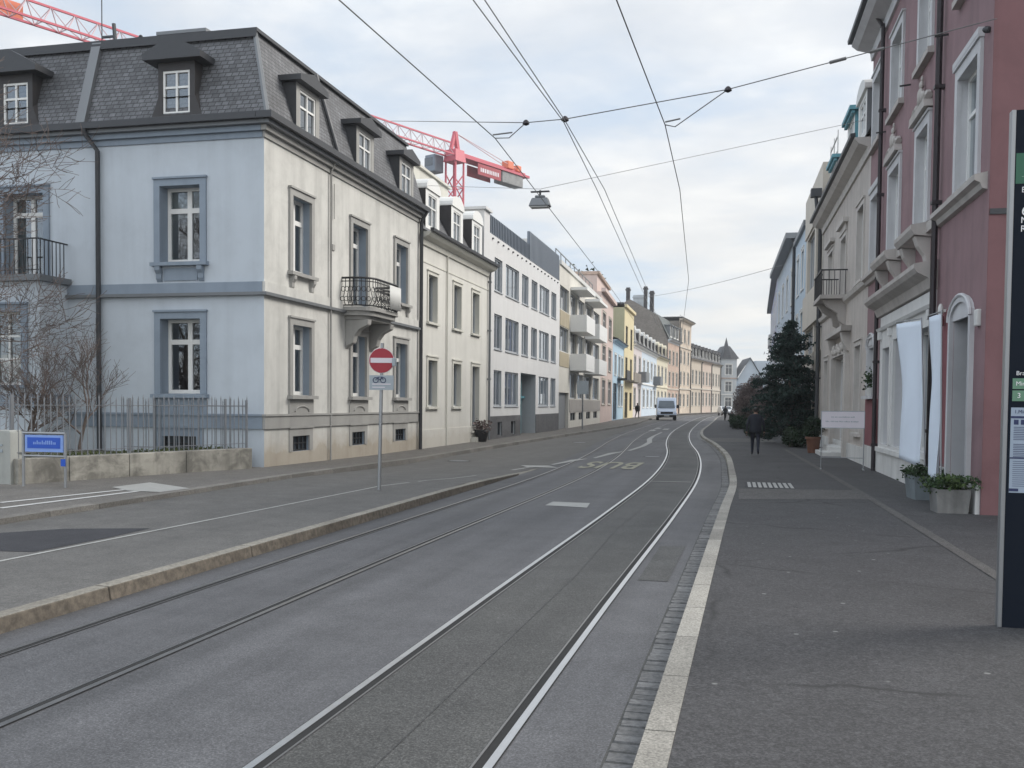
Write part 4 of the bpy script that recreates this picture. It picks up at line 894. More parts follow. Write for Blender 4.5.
Gb = House('gabled_house', 'low white gabled house with dark roof behind the brown hedge', (-2.3, 228), (2.9, 228.8), 12.)
grid_windows(Gb, ((1.2, 2.0), (3.2, 4.0)), ((4.6, 6.4),), 'far'); Gb.win(2.2, 3.0, 8.0, 9.6, 'far') if False else None; Gb.walls(7.8, 'RB2_wall')
m = MB(); L_ = Gb.L; m.add([(-.4, -.5, 7.5), (-.4, 12, 7.5), (L_/2, -.5, 12.4), (L_/2, 12, 12.4), (L_+.4, -.5, 7.5), (L_+.4, 12, 7.5)], [(0, 1, 3, 2), (2, 3, 5, 4)], 0); m.add([(0, .003, 7.8), (L_, .003, 7.8), (L_/2, .003, 12.2)], [(0, 1, 2)], 1); m.box(-1.5, .2, 5, 12, 8, 12.3, 0).box(L_-.2, L_+8, 8, 14, 0, 12, 1); Gb.part(m, 'roof', ['roofd', 'RB2_wall'])
# plants on the roof of the pink house
tag(pl_.build('roof_shrub', M['hedge'], None, (-12.0, 89.5, 0), PI/2), 'dark green shrubs growing on the flat roof of a far house', 'shrub')

# ================================================================== RIGHT SIDE: plum pink house
PK = House('plum_house', 'plum pink house with pale stone window surrounds and white shopfront', (3.02, 27.4), (3.3, 15.34), 9.)
LP = PK.L
def ps(a, b): return (LP-b, LP-a)
for a, b in ((.70, 2.0), (4.38, 5.50), (7.48, 8.80), (10.38, 11.62)):
    PK.win(*ps(a, b), 5.10, 6.95, 'pinkd' if 4 < a < 9 else 'pinkw'); PK.win(*ps(a, b), 8.28, 9.95, 'pinkw')
PK.win(*ps(3.75, 5.45), .78, 3.12, 'shop', 'shop_window'); PK.win(*ps(6.0, 7.55), .78, 3.12, 'shop', 'shop_window'); PK.win(*ps(8.05, 9.0), .78, 3.0, 'shop2', 'shop_window')
PK.hole(*ps(.78, 1.98), .12, 3.12); PK.win(*ps(10.42, 11.5), 1.92, 3.2, 'pinkd')
PK.walls(11.05, 'pink', 'P_stone', 'pinkside', d=.34)
PK.cornice(11.1, 'P_stone', .55, .45, 'zinc'); PK.part(MB().box(0, LP, -.4, 9, 11.23, 11.5), 'roof', 'roofd')
PK.part(MB().box(LP-.05, LP+.02, .012, 9, 4.42, 4.50), 'string_course', 'zinc')
# sill string course of the upper floor
for a, b in ((.1, 3.25), (9.95, LP)):
    PK.part(MB().prism([(.01, 4.80), (-.07, 4.82), (-.10, 4.90), (-.18, 4.94), (-.18, 5.02), (.01, 5.06)], 'x', *ps(a, b)), 'string_course', 'P_sill')
for a, b in ((4.0, 5.85), (7.1, 9.15)):                             # balcony-like sills on slanting brackets
    sl = PK.part(MB().prism([(.01, 4.78), (-.30, 4.82), (-.36, 4.92), (-.36, 5.0), (.01, 5.06)], 'x', *ps(a, b)), 'window_ledge', 'P_sill')
    for q in (a+.2, b-.2): MB().prism([(.01, 4.78), (-.28, 4.80), (-.22, 4.62), (-.10, 4.45), (-.06, 4.28), (.01, 4.28)], 'x', *ps(q-.13, q+.13)).build('bracket', M['P_sill'], sl, bevel=.015)
PK.part(MB().box(*ps(5.85, 7.1), -.10, .012, 4.84, 5.02), 'string_course', 'P_sill')
for a, b in ((9.15, 9.95), (3.25, 4.0)): PK.part(MB().box(*ps(a, b), -.10, .012, 4.84, 5.02), 'string_course', 'P_sill')
# carved crowns over two upper windows
for c in (4.94, 8.14):
    m = MB(); x = LP-c
    m.prism([(x-.78, 7.19), (x+.78, 7.19), (x+.70, 7.34), (x-.70, 7.34)], 'y', -.16, .01)
    for s_ in (-1, 1):
        m.tube([(x+s_*(.62-.16*k/3*1.0+.1*math.cos(k*1.3)), -.06, 7.40+.07*math.sin(k*1.1)+.015*k) for k in range(8)], [.07, .065, .06, .055, .05, .045, .04, .03], 6)
        m.ell((x+s_*.34, -.06, 7.46), (.17, .05, .07), 8, 6); m.ell((x+s_*.17, -.07, 7.55), (.11, .05, .10), 8, 6)
    m.ell((x, -.08, 7.58), (.12, .07, .17), 8, 6); m.ell((x, -.07, 7.80), (.07, .05, .08), 8, 6); m.ell((x, -.06, 7.92), (.035, .03, .06), 6, 5)
    PK.part(m, 'carved_crown', 'P_sill', True)
for c in (1.35, 11.0): PK.part(MB().prism([(LP-c-.84, 7.165), (LP-c+.84, 7.165), (LP-c+.84, 7.26), (LP-c-.84, 7.26)], 'y', -.09, .01), 'window_hood', 'P_stone')
# shopfront
m = MB(); hs = [(*ps(3.75, 5.45), .78, 3.12), (*ps(6.0, 7.55), .78, 3.12), (*ps(8.05, 9.0), .78, 3.0)]
wall_grid(m, LP-9.38, LP-3.38, .66, 3.74, hs, y=-.06, d=.06); m.box(LP-9.38, LP-9.375, -.06, .0, .66, 3.74); m.box(LP-3.385, LP-3.38, -.06, 0, .66, 3.74)
sf = PK.part(m, 'shopfront', 'shopwhite')
m = MB().prism([(.01, 3.75), (-.10, 3.78), (-.16, 3.95), (-.34, 4.04), (-.40, 4.12), (-.40, 4.20), (.01, 4.27)], 'x', LP-9.75, LP-3.36); m.build('cornice', M['P_sill'], sf)
m = MB().prism([(-.055, 3.40), (-.12, 3.42), (-.15, 3.48), (-.055, 3.5)], 'x', LP-9.5, LP-3.38)
for q in (3.5, 5.7, 7.8, 9.2): m.box(LP-q-.1, LP-q+.1, -.14, -.058, 3.22, 3.395)
for q in (5.72, 7.8): m.box(LP-q-.08, LP-q+.08, -.09, -.058, .80, 3.21)
m.build('pilaster', M['shopwhite'], sf)
PK.part(MB().box(*ps(2.35, 12.04), -.05, .012, -.1, .64).box(*ps(3.3, 9.5), -.11, -.049, .60, .70), 'plinth', 'P_white'); PK.part(MB().box(*ps(.05, .74), -.06, .012, -.1, .52), 'plinth', 'P_white')
PK.part(MB().box(*ps(2.2, 3.05), -.02, .012, .70, 3.3), 'painted_panel', 'red'); PK.part(MB().box(*ps(9.95, 12.0), -.02, .012, .66, 1.83), 'painted_panel', 'red')
PK.part(MB().box(*ps(10.15, 11.8), -.16, .012, 1.84, 1.92), 'window_ledge', 'P_stone')
def arch(c, w, zs, rise, th, name, z0):
    n = 12; m = MB(); inn = [(LP-c+(w/2)*math.cos(PI*k/n), zs+rise*math.sin(PI*k/n)) for k in range(n+1)]; out = [(LP-c+(w/2+th)*math.cos(PI*k/n), zs+(rise+th)*math.sin(PI*k/n)) for k in range(n+1)]
    for k in range(n): m.hexa([(inn[k][0], -.07, inn[k][1]), (out[k][0], -.07, out[k][1]), (out[k][0], .01, out[k][1]), (inn[k][0], .01, inn[k][1])], [(inn[k+1][0], -.07, inn[k+1][1]), (out[k+1][0], -.07, out[k+1][1]), (out[k+1][0], .01, out[k+1][1]), (inn[k+1][0], .01, inn[k+1][1])])
    m.prism(inn, 'y', -.03, .02); m.tube([(p[0], -.07, p[1]) for p in out], .03, 6)
    for s_ in (-1, 1): m.box(*sorted((LP-c+s_*w/2, LP-c+s_*(w/2+th))), -.07, .01, z0, zs)
    return PK.part(m, name, 'P_stone')
arch(1.38, 1.26, 3.05, .26, .11, 'door_surround', .12); arch(10.96, 1.14, 3.14, .24, .11, 'window_arch', 1.93)
m = MB().box(*ps(.79, 1.97), .26, .32, .13, 3.1).box(*ps(.79, 1.97), .2, .255, 2.35, 2.45); dr = PK.part(m, 'front_door', 'gray_door')
MB().box(*ps(1.15, 1.62), .235, .257, 1.15, 2.2).box(*ps(.95, 1.8), .235, .257, 2.5, 3.0).build('pane', M['dglass'], dr); MB().box(*ps(1.02, 1.3), .22, .232, 1.45, 2.15).build('door_notice', M['paper'], dr); MB().tube([(LP-1.78, .2, 1.0), (LP-1.78, .2, 1.3)], .018, 6).build('handle', M['steel'], dr)
PK.pipe(LP-3.22, .6, 10.8, 'pipe', .055, -.10); PK.pipe(LP-9.78, .1, 10.8, 'pipe', .05, -.10)
PK.part(MB().box(LP-.42, LP-.26, -.07, .01, 2.85, 3.1), 'door_lamp', 'offwhite', bevel=.02)
ln_ = PK.part(MB().lathe([(.02, 3.2), (.05, 3.24), (.045, 3.34), (.02, 3.4)], 10, (LP-2.55, -.10)).box(LP-2.58, LP-2.52, -.08, .01, 3.26, 3.31), 'wall_lantern', 'offwhite', True); MB().lathe([(.04, 3.02), (.065, 3.06), (.05, 3.19)], 10, (LP-2.55, -.10)).build('lantern_glass', M['red'], ln_, smooth=True)
m = MB()
for s_, z in ((6.5, 8.3), (9.7, 8.2), (3.0, 8.05)): m.beam((LP-s_, -.0, z), (LP-s_, -.22, z-.02), .03)
PK.part(m, 'wall_hook', 'iron')
PK.part(MB().ell((LP-.2, -.04, 7.10), (.05, .07, .05), 8, 6), 'wire_anchor', 'zinc')

# ================================================================== greige house with turquoise dormers
T = House('greige_house', 'greige house with carved doorway and verdigris sided dormers', (2.72, 40.05), (3.02, 27.42), 9.)
LT = T.L
def ts(a, b): return (LT-b, LT-a)
T.win(*ts(1.0, 2.2), .9, 3.35, 'tan'); T.win(*ts(4.2, 7.3), .5, 3.2, 'shop2', 'door_window'); T.win(*ts(9.6, 10.8), .9, 3.3, 'tan')
T.win(*ts(1.0, 2.3), 5.15, 7.2, 'tan'); T.win(*ts(4.9, 6.3), 5.1, 7.0, 'tan'); T.win(*ts(8.7, 10.2), 5.15, 7.1, 'tan')
T.walls(8.4, 'T_wall', 'T_trim'); T.cornice(8.72, 'T_trim', .42, .45)
T.part(MB().prism([(.01, 4.82), (-.10, 4.88), (-.14, 5.0), (.01, 5.04)], 'x', .02, LT-.02), 'string_course', 'T_trim')
m = MB().prism([(LT-8.0, 3.9), (LT-3.3, 3.9), (LT-3.2, 4.05), (LT-8.1, 4.05)], 'y', -.30, .01).box(*ts(4.0, 7.4), -.12, .012, 3.25, 3.6)
for s_ in (3.8, 7.6): m.box(*ts(s_-.22, s_+.22), -.14, .012, .1, 3.25); m.prism([(.01, 3.9), (-.26, 3.88), (-.2, 3.6), (-.08, 3.35), (.01, 3.3)], 'x', *ts(s_-.18, s_+.18))
for k in range(9): m.ell((LT-4.3-k*.33, -.14, 3.45+.09*math.sin(k*2)), (.16, .06, .11), 7, 5)
T.part(m, 'carved_doorway', 'T_trim'); T.part(MB().box(*ts(4.2, 7.2), -.7, -.01, -.05, .22).box(*ts(4.5, 6.9), -.38, -.01, .224, .38), 'door_step', 'P_white')
m = MB().box(*ts(4.5, 7.0), -.8, -.01, 4.98, 5.1)
for s_ in (4.9, 6.6): m.prism([(.01, 4.97), (-.7, 4.97), (-.55, 4.75), (-.25, 4.55), (-.2, 4.3), (-.05, 4.2), (.01, 4.15)], 'x', *ts(s_-.14, s_+.14))
bb = T.part(m, 'balcony', 'P_sill'); m = MB()
for k in range(14): m.beam((LT-4.55-k*.185, -.76, 5.1), (LT-4.55-k*.185, -.76, 5.85), .022)
for k in range(5):
    for X in (LT-4.55, LT-6.96): m.beam((X, -.06-k*.16, 5.1), (X, -.06-k*.16, 5.85), .02)
m.beam((LT-4.5, -.76, 5.86), (LT-7.0, -.76, 5.86), .05); m.beam((LT-4.52, -.76, 5.86), (LT-4.52, 0, 5.86), .04); m.beam((LT-6.98, -.76, 5.86), (LT-6.98, 0, 5.86), .04); m.build('railing', M['iron'], bb)
for a in (5.6, 9.4): T.part(MB().box(*ts(a-1.0, a+1.0), -.16, .012, 7.36, 7.5).box(*ts(a-.8, a+.8), -.06, .012, 7.15, 7.36) if a < 6 else MB().box(*ts(8.4, 10.5), -.16, .012, 7.36, 7.48), 'window_hood', 'T_trim')
T.mansard(8.84, 10.9, 1.0, 'roofd', 'T_wall', .1, 1.0)
for s_, z1, hd, bd in ((1.1, 10.05, 'arch', 'zincmid'), (3.6, 10.2, 'flat', 'turq'), (8.2, 9.95, 'flat', 'turq')): dormer(T.o, LT-s_, 1.7, 8.86, z1, -.1, .9, hd, bd, 'offwhite', 'dorm', .14, .35, (.3, .3, .2))
T.part(MB().box(*ts(9.0, 12.2), .8, 3.5, 9.2, 11.6), 'roof_storey', 'T_trim')
m = MB()
for k in range(5): m.beam((.2, .2, 9.2+k*.55), (2.6, .2, 9.2+k*.55), .04)
for x in (.2, 1.4, 2.6): m.beam((x, .2, 8.9), (x, .2, 11.6), .04)
T.part(m, 'roof_ladder', 'offwhite')
T.pipe(.08, .1, 8.6, 'zinc', .08, -.12)
m = MB().box(-.2, .2, -.5, -.1, 9.75, 10.05).tube([(0, -.3, 9.75), (.02, -.25, 9.2), (.3, -.2, 8.95)], .07, 8); T.part(m, 'rainwater_head', 'zinc')
T.part(MB().box(*ts(0.05, 12.6), -.04, .012, -.1, .55), 'plinth', 'P_white')

# sand coloured loggia house, pale blue house, overhanging eaves, lavender house
R1 = House('loggia_house', 'sand coloured house with recessed loggias behind solid parapets', (2.52, 48.1), (2.72, 40.07), 9.)
for z0, z1 in ((6.65, 9.2), (3.9, 5.05), (.9, 3.0)): R1.win(.8, 4.3, z0, z1, 'farshut'); R1.win(5.0, 7.6, z0, z1, 'farshut')
R1.walls(9.3, 'beige', 'beige', d=.8); R1.part(MB().box(0.01, R1.L-.01, -.06, .3, 9.32, 11.1), 'parapet', 'beige'); R1.part(MB().box(.01, R1.L-.01, -.12, -.01, 5.1, 6.6), 'parapet', 'beige'); R1.part(MB().box(.01, R1.L-.01, -.12, -.01, 3.05, 3.85), 'parapet', 'beige')
R1.part(MB().box(.01, 7.9, .3, 8, 9.32, 11.0).box(1, 3, 1, 3, 11.0, 12.2), 'roof', 'T_trim')
R2 = House('pale_blue_house', 'pale blue flat fronted house next to the sand loggia house', (2.35, 54.7), (2.52, 48.12), 9.)
grid_windows(R2, ((1., 2.5), (4.0, 5.5)), ((4.2, 6.2), (7.3, 9.2)), 'rside', (1.2, 3.2)); R2.walls(10.1, 'RB_wall'); R2.band(10.104, 10.35, .15, 'zincmid', 'cornice')
R3 = House('eaves_house', 'pale steel blue house with deep overhanging eaves', (1.88, 72), (2.35, 54.72), 9.)
grid_windows(R3, ((2., 3.5), (6, 7.5), (10, 11.5), (14, 15.5)), ((4.2, 6.2), (7.3, 9.2)), 'rside', (1.2, 3.2)); R3.walls(10.6, 'RB2_wall'); R3.part(MB().box(0, R3.L-.1, -.55, 9, 10.604, 10.9), 'roof', 'zincmid'); R3.pipe(R3.L-.3, 0, 10.5, 'zinc', .08)
R4 = House('lavender_house', 'lavender tinted house with stepped eaves farthest along the right', (2.1, 104), (1.9, 72.02), 9.)
grid_windows(R4, ((3., 5), (9, 11), (15, 17), (21, 23), (27, 29)), ((4.2, 6.4), (7.6, 9.8)), 'rside', (1.2, 3.2)); R4.walls(11., 'RB3_wall'); R4.part(MB().box(0, R4.L-.1, -.4, 9, 11.004, 11.4), 'roof', 'zincmid'); R4.part(MB().box(4, 10, -.3, -.02, 7.2, 8.2), 'balcony', 'offwhite')

# ================================================================== trees and plants
def bare_tree(name, label, base, h, lean, seed, levels=5, r0=.16, spread=.75, split=(2, 3), bias=None, twig=.004, start=.35, group='bare trees and shrubs in the corner garden'):
    R_ = random.Random(seed); tr_ = MB(); cr = MB()
    def grow(p, d, ln, r, lv):
        n = 4; pts = [p]; rr = [r]; q = p.copy(); dd = d.copy()
        for k in range(n):
            dd = (dd+Vector((R_.gauss(0, .13), R_.gauss(0, .13), R_.gauss(.03, .10)))).normalized(); q = q+dd*ln/n; pts.append(q.copy()); rr.append(max(twig, r*(1-.42*(k+1)/n)))
        (tr_ if lv == 0 else cr).tube(pts, rr, 7 if lv == 0 else (5 if lv < 3 else 3), cap=lv < 2)
        if lv >= levels: return
        cnt = R_.randint(*split)+(1 if lv in (1, 2) else 0)
        for c in range(cnt):
            t = R_.uniform(start if lv == 0 else .25, 1.); i = min(n-1, int(t*n)); bp = pts[i].lerp(pts[i+1], t*n-i)
            ax = Vector((R_.gauss(0, 1), R_.gauss(0, 1), R_.gauss(0, .55))); ax = (ax-dd*ax.dot(dd)*.5).normalized()
            nd = (dd*(1-spread*.55)+ax*spread+Vector((0, 0, .18))+(bias or Vector((0, 0, 0)))).normalized()
            grow(bp, nd, ln*R_.uniform(.58, .82), max(twig, rr[i]*R_.uniform(.5, .7)), lv+1)
        grow(pts[-1], (dd+Vector((R_.gauss(0, .2), R_.gauss(0, .2), .1))).normalized(), ln*.72, max(twig, rr[-1]*.85), lv+1)
    grow(Vector((0, 0, 0)), Vector(lean).normalized(), h*.42, r0, 0)
    t = thing(name, label, 'tree' if h > 4 else 'shrub', base, 0, group)
    tr_.build('trunk', M['bark'], t, smooth=True); cr.build('branches', M['twig'], t, smooth=True); return t
bare_tree('bare_tree', 'leafless tree with spreading thin branches before the left end of the white corner house', (-15.2, 16.6, .2), 7.3, (.04, .0, 1), 6, 6, .12, .9, (2, 3), Vector((.26, 0, -.03)), .0052, .2)
bare_tree('bare_shrub', 'leafless many stemmed shrub behind the iron fence under the ground floor windows', (-13.4, 17.6, .4), 2.5, (0, 0, 1), 9, 4, .045, .7, (3, 3), Vector((-.04, 0, .10)), .004, .05)
bare_tree('bare_shrub', 'smaller leafless shrub behind the fence nearest the far left window bay', (-14.4, 17.2, .4), 2.6, (.1, 0, 1), 21, 4, .045, .75, (3, 4), Vector((0, 0, .1)), .004, .05)
def leaves(pts, size, jitter=.5, flat=0., asp=1.):
    P = np.asarray(pts, float); n = len(P); a = rng.normal(size=(n, 3)); a[:, 2] *= (1-flat); a /= np.linalg.norm(a, axis=1)[:, None]; b = rng.normal(size=(n, 3)); b -= a*(a*b).sum(1)[:, None]; b /= np.linalg.norm(b, axis=1)[:, None]
    s_ = size*(1+jitter*rng.uniform(-1, 1, (n, 1))); a *= s_; b *= s_*asp
    V = np.stack([P-a*.5, P+b*.32, P+a*.5, P-b*.32], 1).reshape(-1, 3); mb = MB(); mb.v = [tuple(v) for v in V]; mb.f = [[4*i, 4*i+1, 4*i+2, 4*i+3] for i in range(n)]; mb.m = [0]*n; return mb
def conifer(name, label, base, h, rad, seed):
    R_ = random.Random(seed); t = thing(name, label, 'tree', base); tk = MB().tube([(0, 0, 0), (.03, .02, h*.4), (0, 0, h*.97)], [.12, .08, .012], 7); pts = []
    nb = 190
    for i in range(nb):
        z = h*(.06+.92*(i/nb)); f = (1-i/nb); r = rad*(.30+.85*min(1, f*1.35))*R_.uniform(.55, 1.15)*(1.0 if f > .12 else .45); a = R_.uniform(0, 2*PI); droop = R_.uniform(-.15, .32)
        q = [Vector((0, 0, z)), Vector((math.cos(a)*r*.5, math.sin(a)*r*.5, z+.12*r)), Vector((math.cos(a)*r, math.sin(a)*r, z+droop*r))]
        tk.tube(q, [.022, .014, .006], 4, cap=False)
        for k in range(int(45+150*r/rad)):
            u = R_.random()**.7; p = q[0].lerp(q[1], u*2) if u < .5 else q[1].lerp(q[2], u*2-1); w = .05+.16*u*(1.15-u)
            pts.append((p.x+R_.gauss(0, w), p.y+R_.gauss(0, w), p.z+R_.gauss(0, .045)-.03))
    tk.build('trunk', M['bark'], t, smooth=True); leaves(pts, .115, .5, .3, .8).build('crown', M['conifer'], t); return t
conifer('conifer_tree', 'dark blue green conifer in front of the right hand houses', (1.62, 41.8, ZR), 5.1, 1.42, 3)
def bush(name, label, base, r3, n, size, mat, seed, cat='bush', lumps=9, group='bushes along the right pavement', stem=True):
    R_ = np.random.default_rng(seed); t = thing(name, label, cat, base, 0, group); P = []
    C = R_.uniform(-1, 1, (lumps, 3))*np.array(r3)*.55; C[:, 2] = np.abs(C[:, 2])*1.3+r3[2]*.35
    for c in C:
        d = R_.normal(size=(n//lumps, 3)); d /= np.linalg.norm(d, axis=1)[:, None]; P.append(c+d*np.array(r3)*.55*(R_.uniform(.25, 1, (len(d), 1))**.4)*R_.uniform(.75, 1.2))
    P = np.concatenate(P); P = P[P[:, 2] > .03]; leaves(P, size, .5).build('foliage', M[mat], t)
    sm = MB()
    for c in C: sm.tube([(c[0]*.25, c[1]*.25, 0), tuple(c*.7), tuple(c)], [.04, .02, .008], 5)
    sm.build('stems', M['bark'], t); return t
bush('brown_bush', 'large rounded brown winter bush beyond the conifer', (.15, 74, ZR), (1.35, 1.6, 2.5), 20000, .12, 'brownleaf', 3, lumps=16)
bush('brown_bush', 'smaller brown bush tucked between the rounded bush and conifer', (1.3, 62, ZR), (.9, 1.4, 1.9), 10000, .11, 'brownleaf', 8, lumps=12)
bush('hedge_bush', 'low dark green hedge beside the walking person', (.55, 49.5, ZR), (.75, 2.6, .55), 2600, .10, 'hedge', 12)
bush('hedge_bush', 'low dark shrub at the foot of the conifer', (1.55, 38.4, ZR), (.7, 1.2, .55), 2200, .09, 'hedge', 14)
bush('hedge_bush', 'dark green shrub filling the gap under the brown bushes', (-.35, 66, ZR), (.8, 2.4, .7), 2400, .12, 'hedge', 17)
bush('ivy_bush', 'tall dark ivy against the loggia house behind the conifer', (2.2, 44.5, ZR), (.7, 2., 2.2), 4200, .14, 'conifer', 19)
# potted conifer in terracotta
t = thing('potted_bush', 'round green bush in a terracotta pot by the white notice board', 'potted plant', (2.12, 33.8, ZR)); t.scale = (.78, .78, .74)
MB().lathe([(.22, 0), (.30, .62), (.34, .62), (.34, .72), (.29, .72), (.27, .66)], 16).build('pot', M['terra'], t, smooth=True)
P = rng.normal(size=(1500, 3)); P /= np.linalg.norm(P, axis=1)[:, None]; P = P*np.array([.44, .44, .56])*(rng.uniform(.2, 1, (1500, 1))**.4)+np.array([0, 0, 1.1]); leaves(P, .085).build('foliage', M['hedge'], t)

# ================================================================== garden wall, iron fence, signs on the left
WA, WB = Vector((-12.09, 14.25)), Vector((-10.47, 19.4)); wd = (WB-WA); wl_ = wd.length; wrz = math.atan2(wd.y, wd.x)
gw = thing('garden_wall', 'stained low concrete garden wall under the iron fence', 'garden wall', (WA.x, WA.y, .18), wrz)
m = MB(); e = [0, .98, 2.25, 3.6, wl_]
for a, b in zip(e, e[1:]): m.box(a+.008, b-.008, 0, .32, -.25, .44)
m.build('wall', M['concrete_old'], gw, bevel=.012)
m = MB().box(.0, .3, .325, .7, -.25, .42)
m = MB(); 
MB().poly([(-14.5, .33, .40), (wl_, .33, .40), (wl_, 5.5, .40), (-14.5, 5.5, .40)]).build('garden_soil', M['earth'], None, (WA.x, WA.y, .12), wrz, kind='structure') if False else None
struct(MB().poly([(-12.35, 14.4, .46), (-10.82, 19.35, .46), (-10.82, 19.95, .46), (-26, 19.95, .46), (-26, 17.0, .46)]), 'garden_ground', M['earth'])
gp = []
for k in range(1500):
    t_ = random.random(); p = WA.lerp(WB, t_)+Vector((-.40-abs(random.gauss(0, .25)), .1)); gp.append((p.x, p.y, .48+random.uniform(0, .16)))
gl = leaves(gp, .12, .5, 0, .35).build('wild_grass', M['grass']); gl['kind'] = 'stuff'
def fence(name, label, A_, B_, z0, z1, gap, mat, group='iron fences round the corner house garden'):
    A_, B_ = Vector(A_), Vector(B_); d = B_-A_; ln = d.length; t = thing(name, label, 'iron fence', (A_.x, A_.y, 0), math.atan2(d.y, d.x), group); m = MB(); n = int(ln/gap)
    for k in range(n+1):
        x = ln*k/n; h = z1+(.05 if k % 2 == 0 else .0); m.beam((x, 0, z0), (x, 0, h-.06), .015); m.add([(x-.018, 0, h-.06), (x, -.012, h-.06), (x+.018, 0, h-.06), (x, .012, h-.06), (x, 0, h+.03)], [(0, 1, 4), (1, 2, 4), (2, 3, 4), (3, 0, 4)])
    m.build('bars', M[mat], t)
    MB().beam((0, .0, z0+.12), (ln, 0, z0+.12), .03, .012).beam((0, 0, z1-.14), (ln, 0, z1-.14), .03, .012).build('rail', M[mat], t)
    m = MB()
    for k in range(int(ln/2.4)+1): x = min(ln, k*2.4); m.beam((x, .02, z0), (x, .02, z1), .04)
    m.build('post', M[mat], t); return t
off = Vector((-.16, .05)); fence('iron_fence', 'pale pointed iron fence standing on the stained garden wall', WA+off, WB+off, .6, 1.68, .12, 'irongrey')
fence('iron_fence', 'iron fence running back from the wall corner to the house', WB+off, (-13.9, 19.75), .46, 1.66, .2, 'irongrey')
fence('iron_fence', 'iron fence leading left behind the white meter cabinet', (-12.55, 14.7), (-16.5, 15.6), .3, 1.72, .18, 'irongrey')
t = thing('meter_cabinet', 'white concrete post cabinet at the end of the garden wall', 'cabinet', (-12.38, 14.32, .18))
MB().box(-.19, .17, -.1, .2, -.1, .90).hexa([(-.19, -.1, .902), (.17, -.1, .902), (.17, .2, .902), (-.19, .2, .902)], [(-.16, -.08, .93), (.14, -.08, .93), (.14, .18, .93), (-.16, .18, .93)]).build('body', M['cab'], t, bevel=.01)
MB().box(-.12, .02, -.112, -.1, .55, .60).box(-.12, .02, -.112, -.1, .66, .69).build('plate', M['sgrey'], t)
t = thing('street_name_sign', 'blue street name sign on a grey tube frame by the garden wall', 'street sign', (-11.35, 14.0, .18))
m = MB()
for x in (-.41, .40): m.tube([(x, 0, -.1), (x, 0, .90)], .024, 8)
m.tube([(-.41, 0, .90), (.40, 0, .90)], .024, 8).tube([(-.41, 0, .52), (.40, 0, .52)], .02, 8); m.build('frame', M['steel'], t, smooth=True)
MB().box(-.37, .36, -.012, .012, .59, .87).build('sign_plate', M['lblue'], t); MB().box(-.32, .31, -.020, -.0125, .65, .83).build('sign_field', M['sblue'], t)
m = MB(); x = -.20; R_ = random.Random(2)
for k in range(13): w_ = R_.uniform(.012, .024); hh = R_.choice((.05, .05, .08)); m.box(x, x+w_, -.0235, -.0205, .715, .715+hh*.8); x += w_+.014
m.build('lettering', M['lblue'], t); MB().box(.33, .42, -.03, -.026, .36, .48).build('house_number', M['sblue'], t)

# no entry sign on the platform
t = thing('no_entry_sign', 'red round no entry sign with white bar on a grey pole', 'road sign', (-6.24, 16.06, .115))
MB().tube([(0, 0, -.1), (.05, 0, 2.56)], .03, 10).build('pole', M['steel'], t, smooth=True)
def disc(mb, c, r, y0, y1, n=28): return mb.prism([(c[0]+r*math.cos(2*PI*k/n), c[1]+r*math.sin(2*PI*k/n)) for k in range(n)], 'y', y0, y1)
dm = disc(MB(), (.04, 2.255), .212, -.050, -.036).build('sign_disc', M['sred'], t, rz=.25)
disc(MB(), (.04, 2.255), .221, -.0355, -.030).build('rim', M['swhite'], dm); MB().box(-.15, .23, -.054, -.0505, 2.215, 2.30).build('bar', M['swhite'], dm)
pm = MB().box(-.17, .25, -.048, -.036, 1.745, 2.00).build('supplementary_plate', M['sgrey'], t, rz=.25)
m = MB()
for c in (-.06, .07): m.tube([(c+.045*math.cos(k*PI/5), -.051, 1.915+.045*math.sin(k*PI/5)) for k in range(11)], .007, 4)
for a, b in (((-.06, 1.915), (-.02, 1.97)), ((-.02, 1.97), (.05, 1.97)), ((.07, 1.915), (.05, 1.98)), ((-.02, 1.97), (.01, 1.915)), ((.01, 1.915), (.05, 1.97))): m.beam((a[0], -.051, a[1]), (b[0], -.051, b[1]), .010)
m.build('bicycle_symbol', M['ink'], pm); MB().box(-.12, .2, -.052, -.0485, 1.838, 1.856).box(-.12, .10, -.052, -.0485, 1.785, 1.80).build('lettering', M['swhite'], pm)
m = MB().box(.245, .30, -.05, .05, 2.16, 2.30); m.build('bracket', M['sgrey'], t, bevel=.01)
# sign pole seen from behind at the balconied house
t = thing('traffic_sign', 'grey pole with the blank back of a rectangular sign by balcony house', 'road sign', (-9.7, 58.5, .12))
MB().tube([(0, 0, -.1), (0, 0, 3.2)], .045, 8).build('pole', M['steel'], t, smooth=True); MB().box(-.35, .35, -.05, -.02, 2.1, 2.9).build('sign_plate', M['sgrey'], t)
# potted plant by the cream house door
t = thing('potted_plant', 'dark potted plant on the pavement by cream house door', 'potted plant', (-10.2, 37.3, .12)); MB().lathe([(.2, 0), (.29, .42), (.32, .42), (.30, .47), (.25, .45)], 12).build('pot', M['black'], t, smooth=True)
P = rng.normal(size=(260, 3))*np.array([.18, .18, .12])+np.array([0, 0, .6]); leaves(P, .12).build('foliage', M['brownleaf'], t)
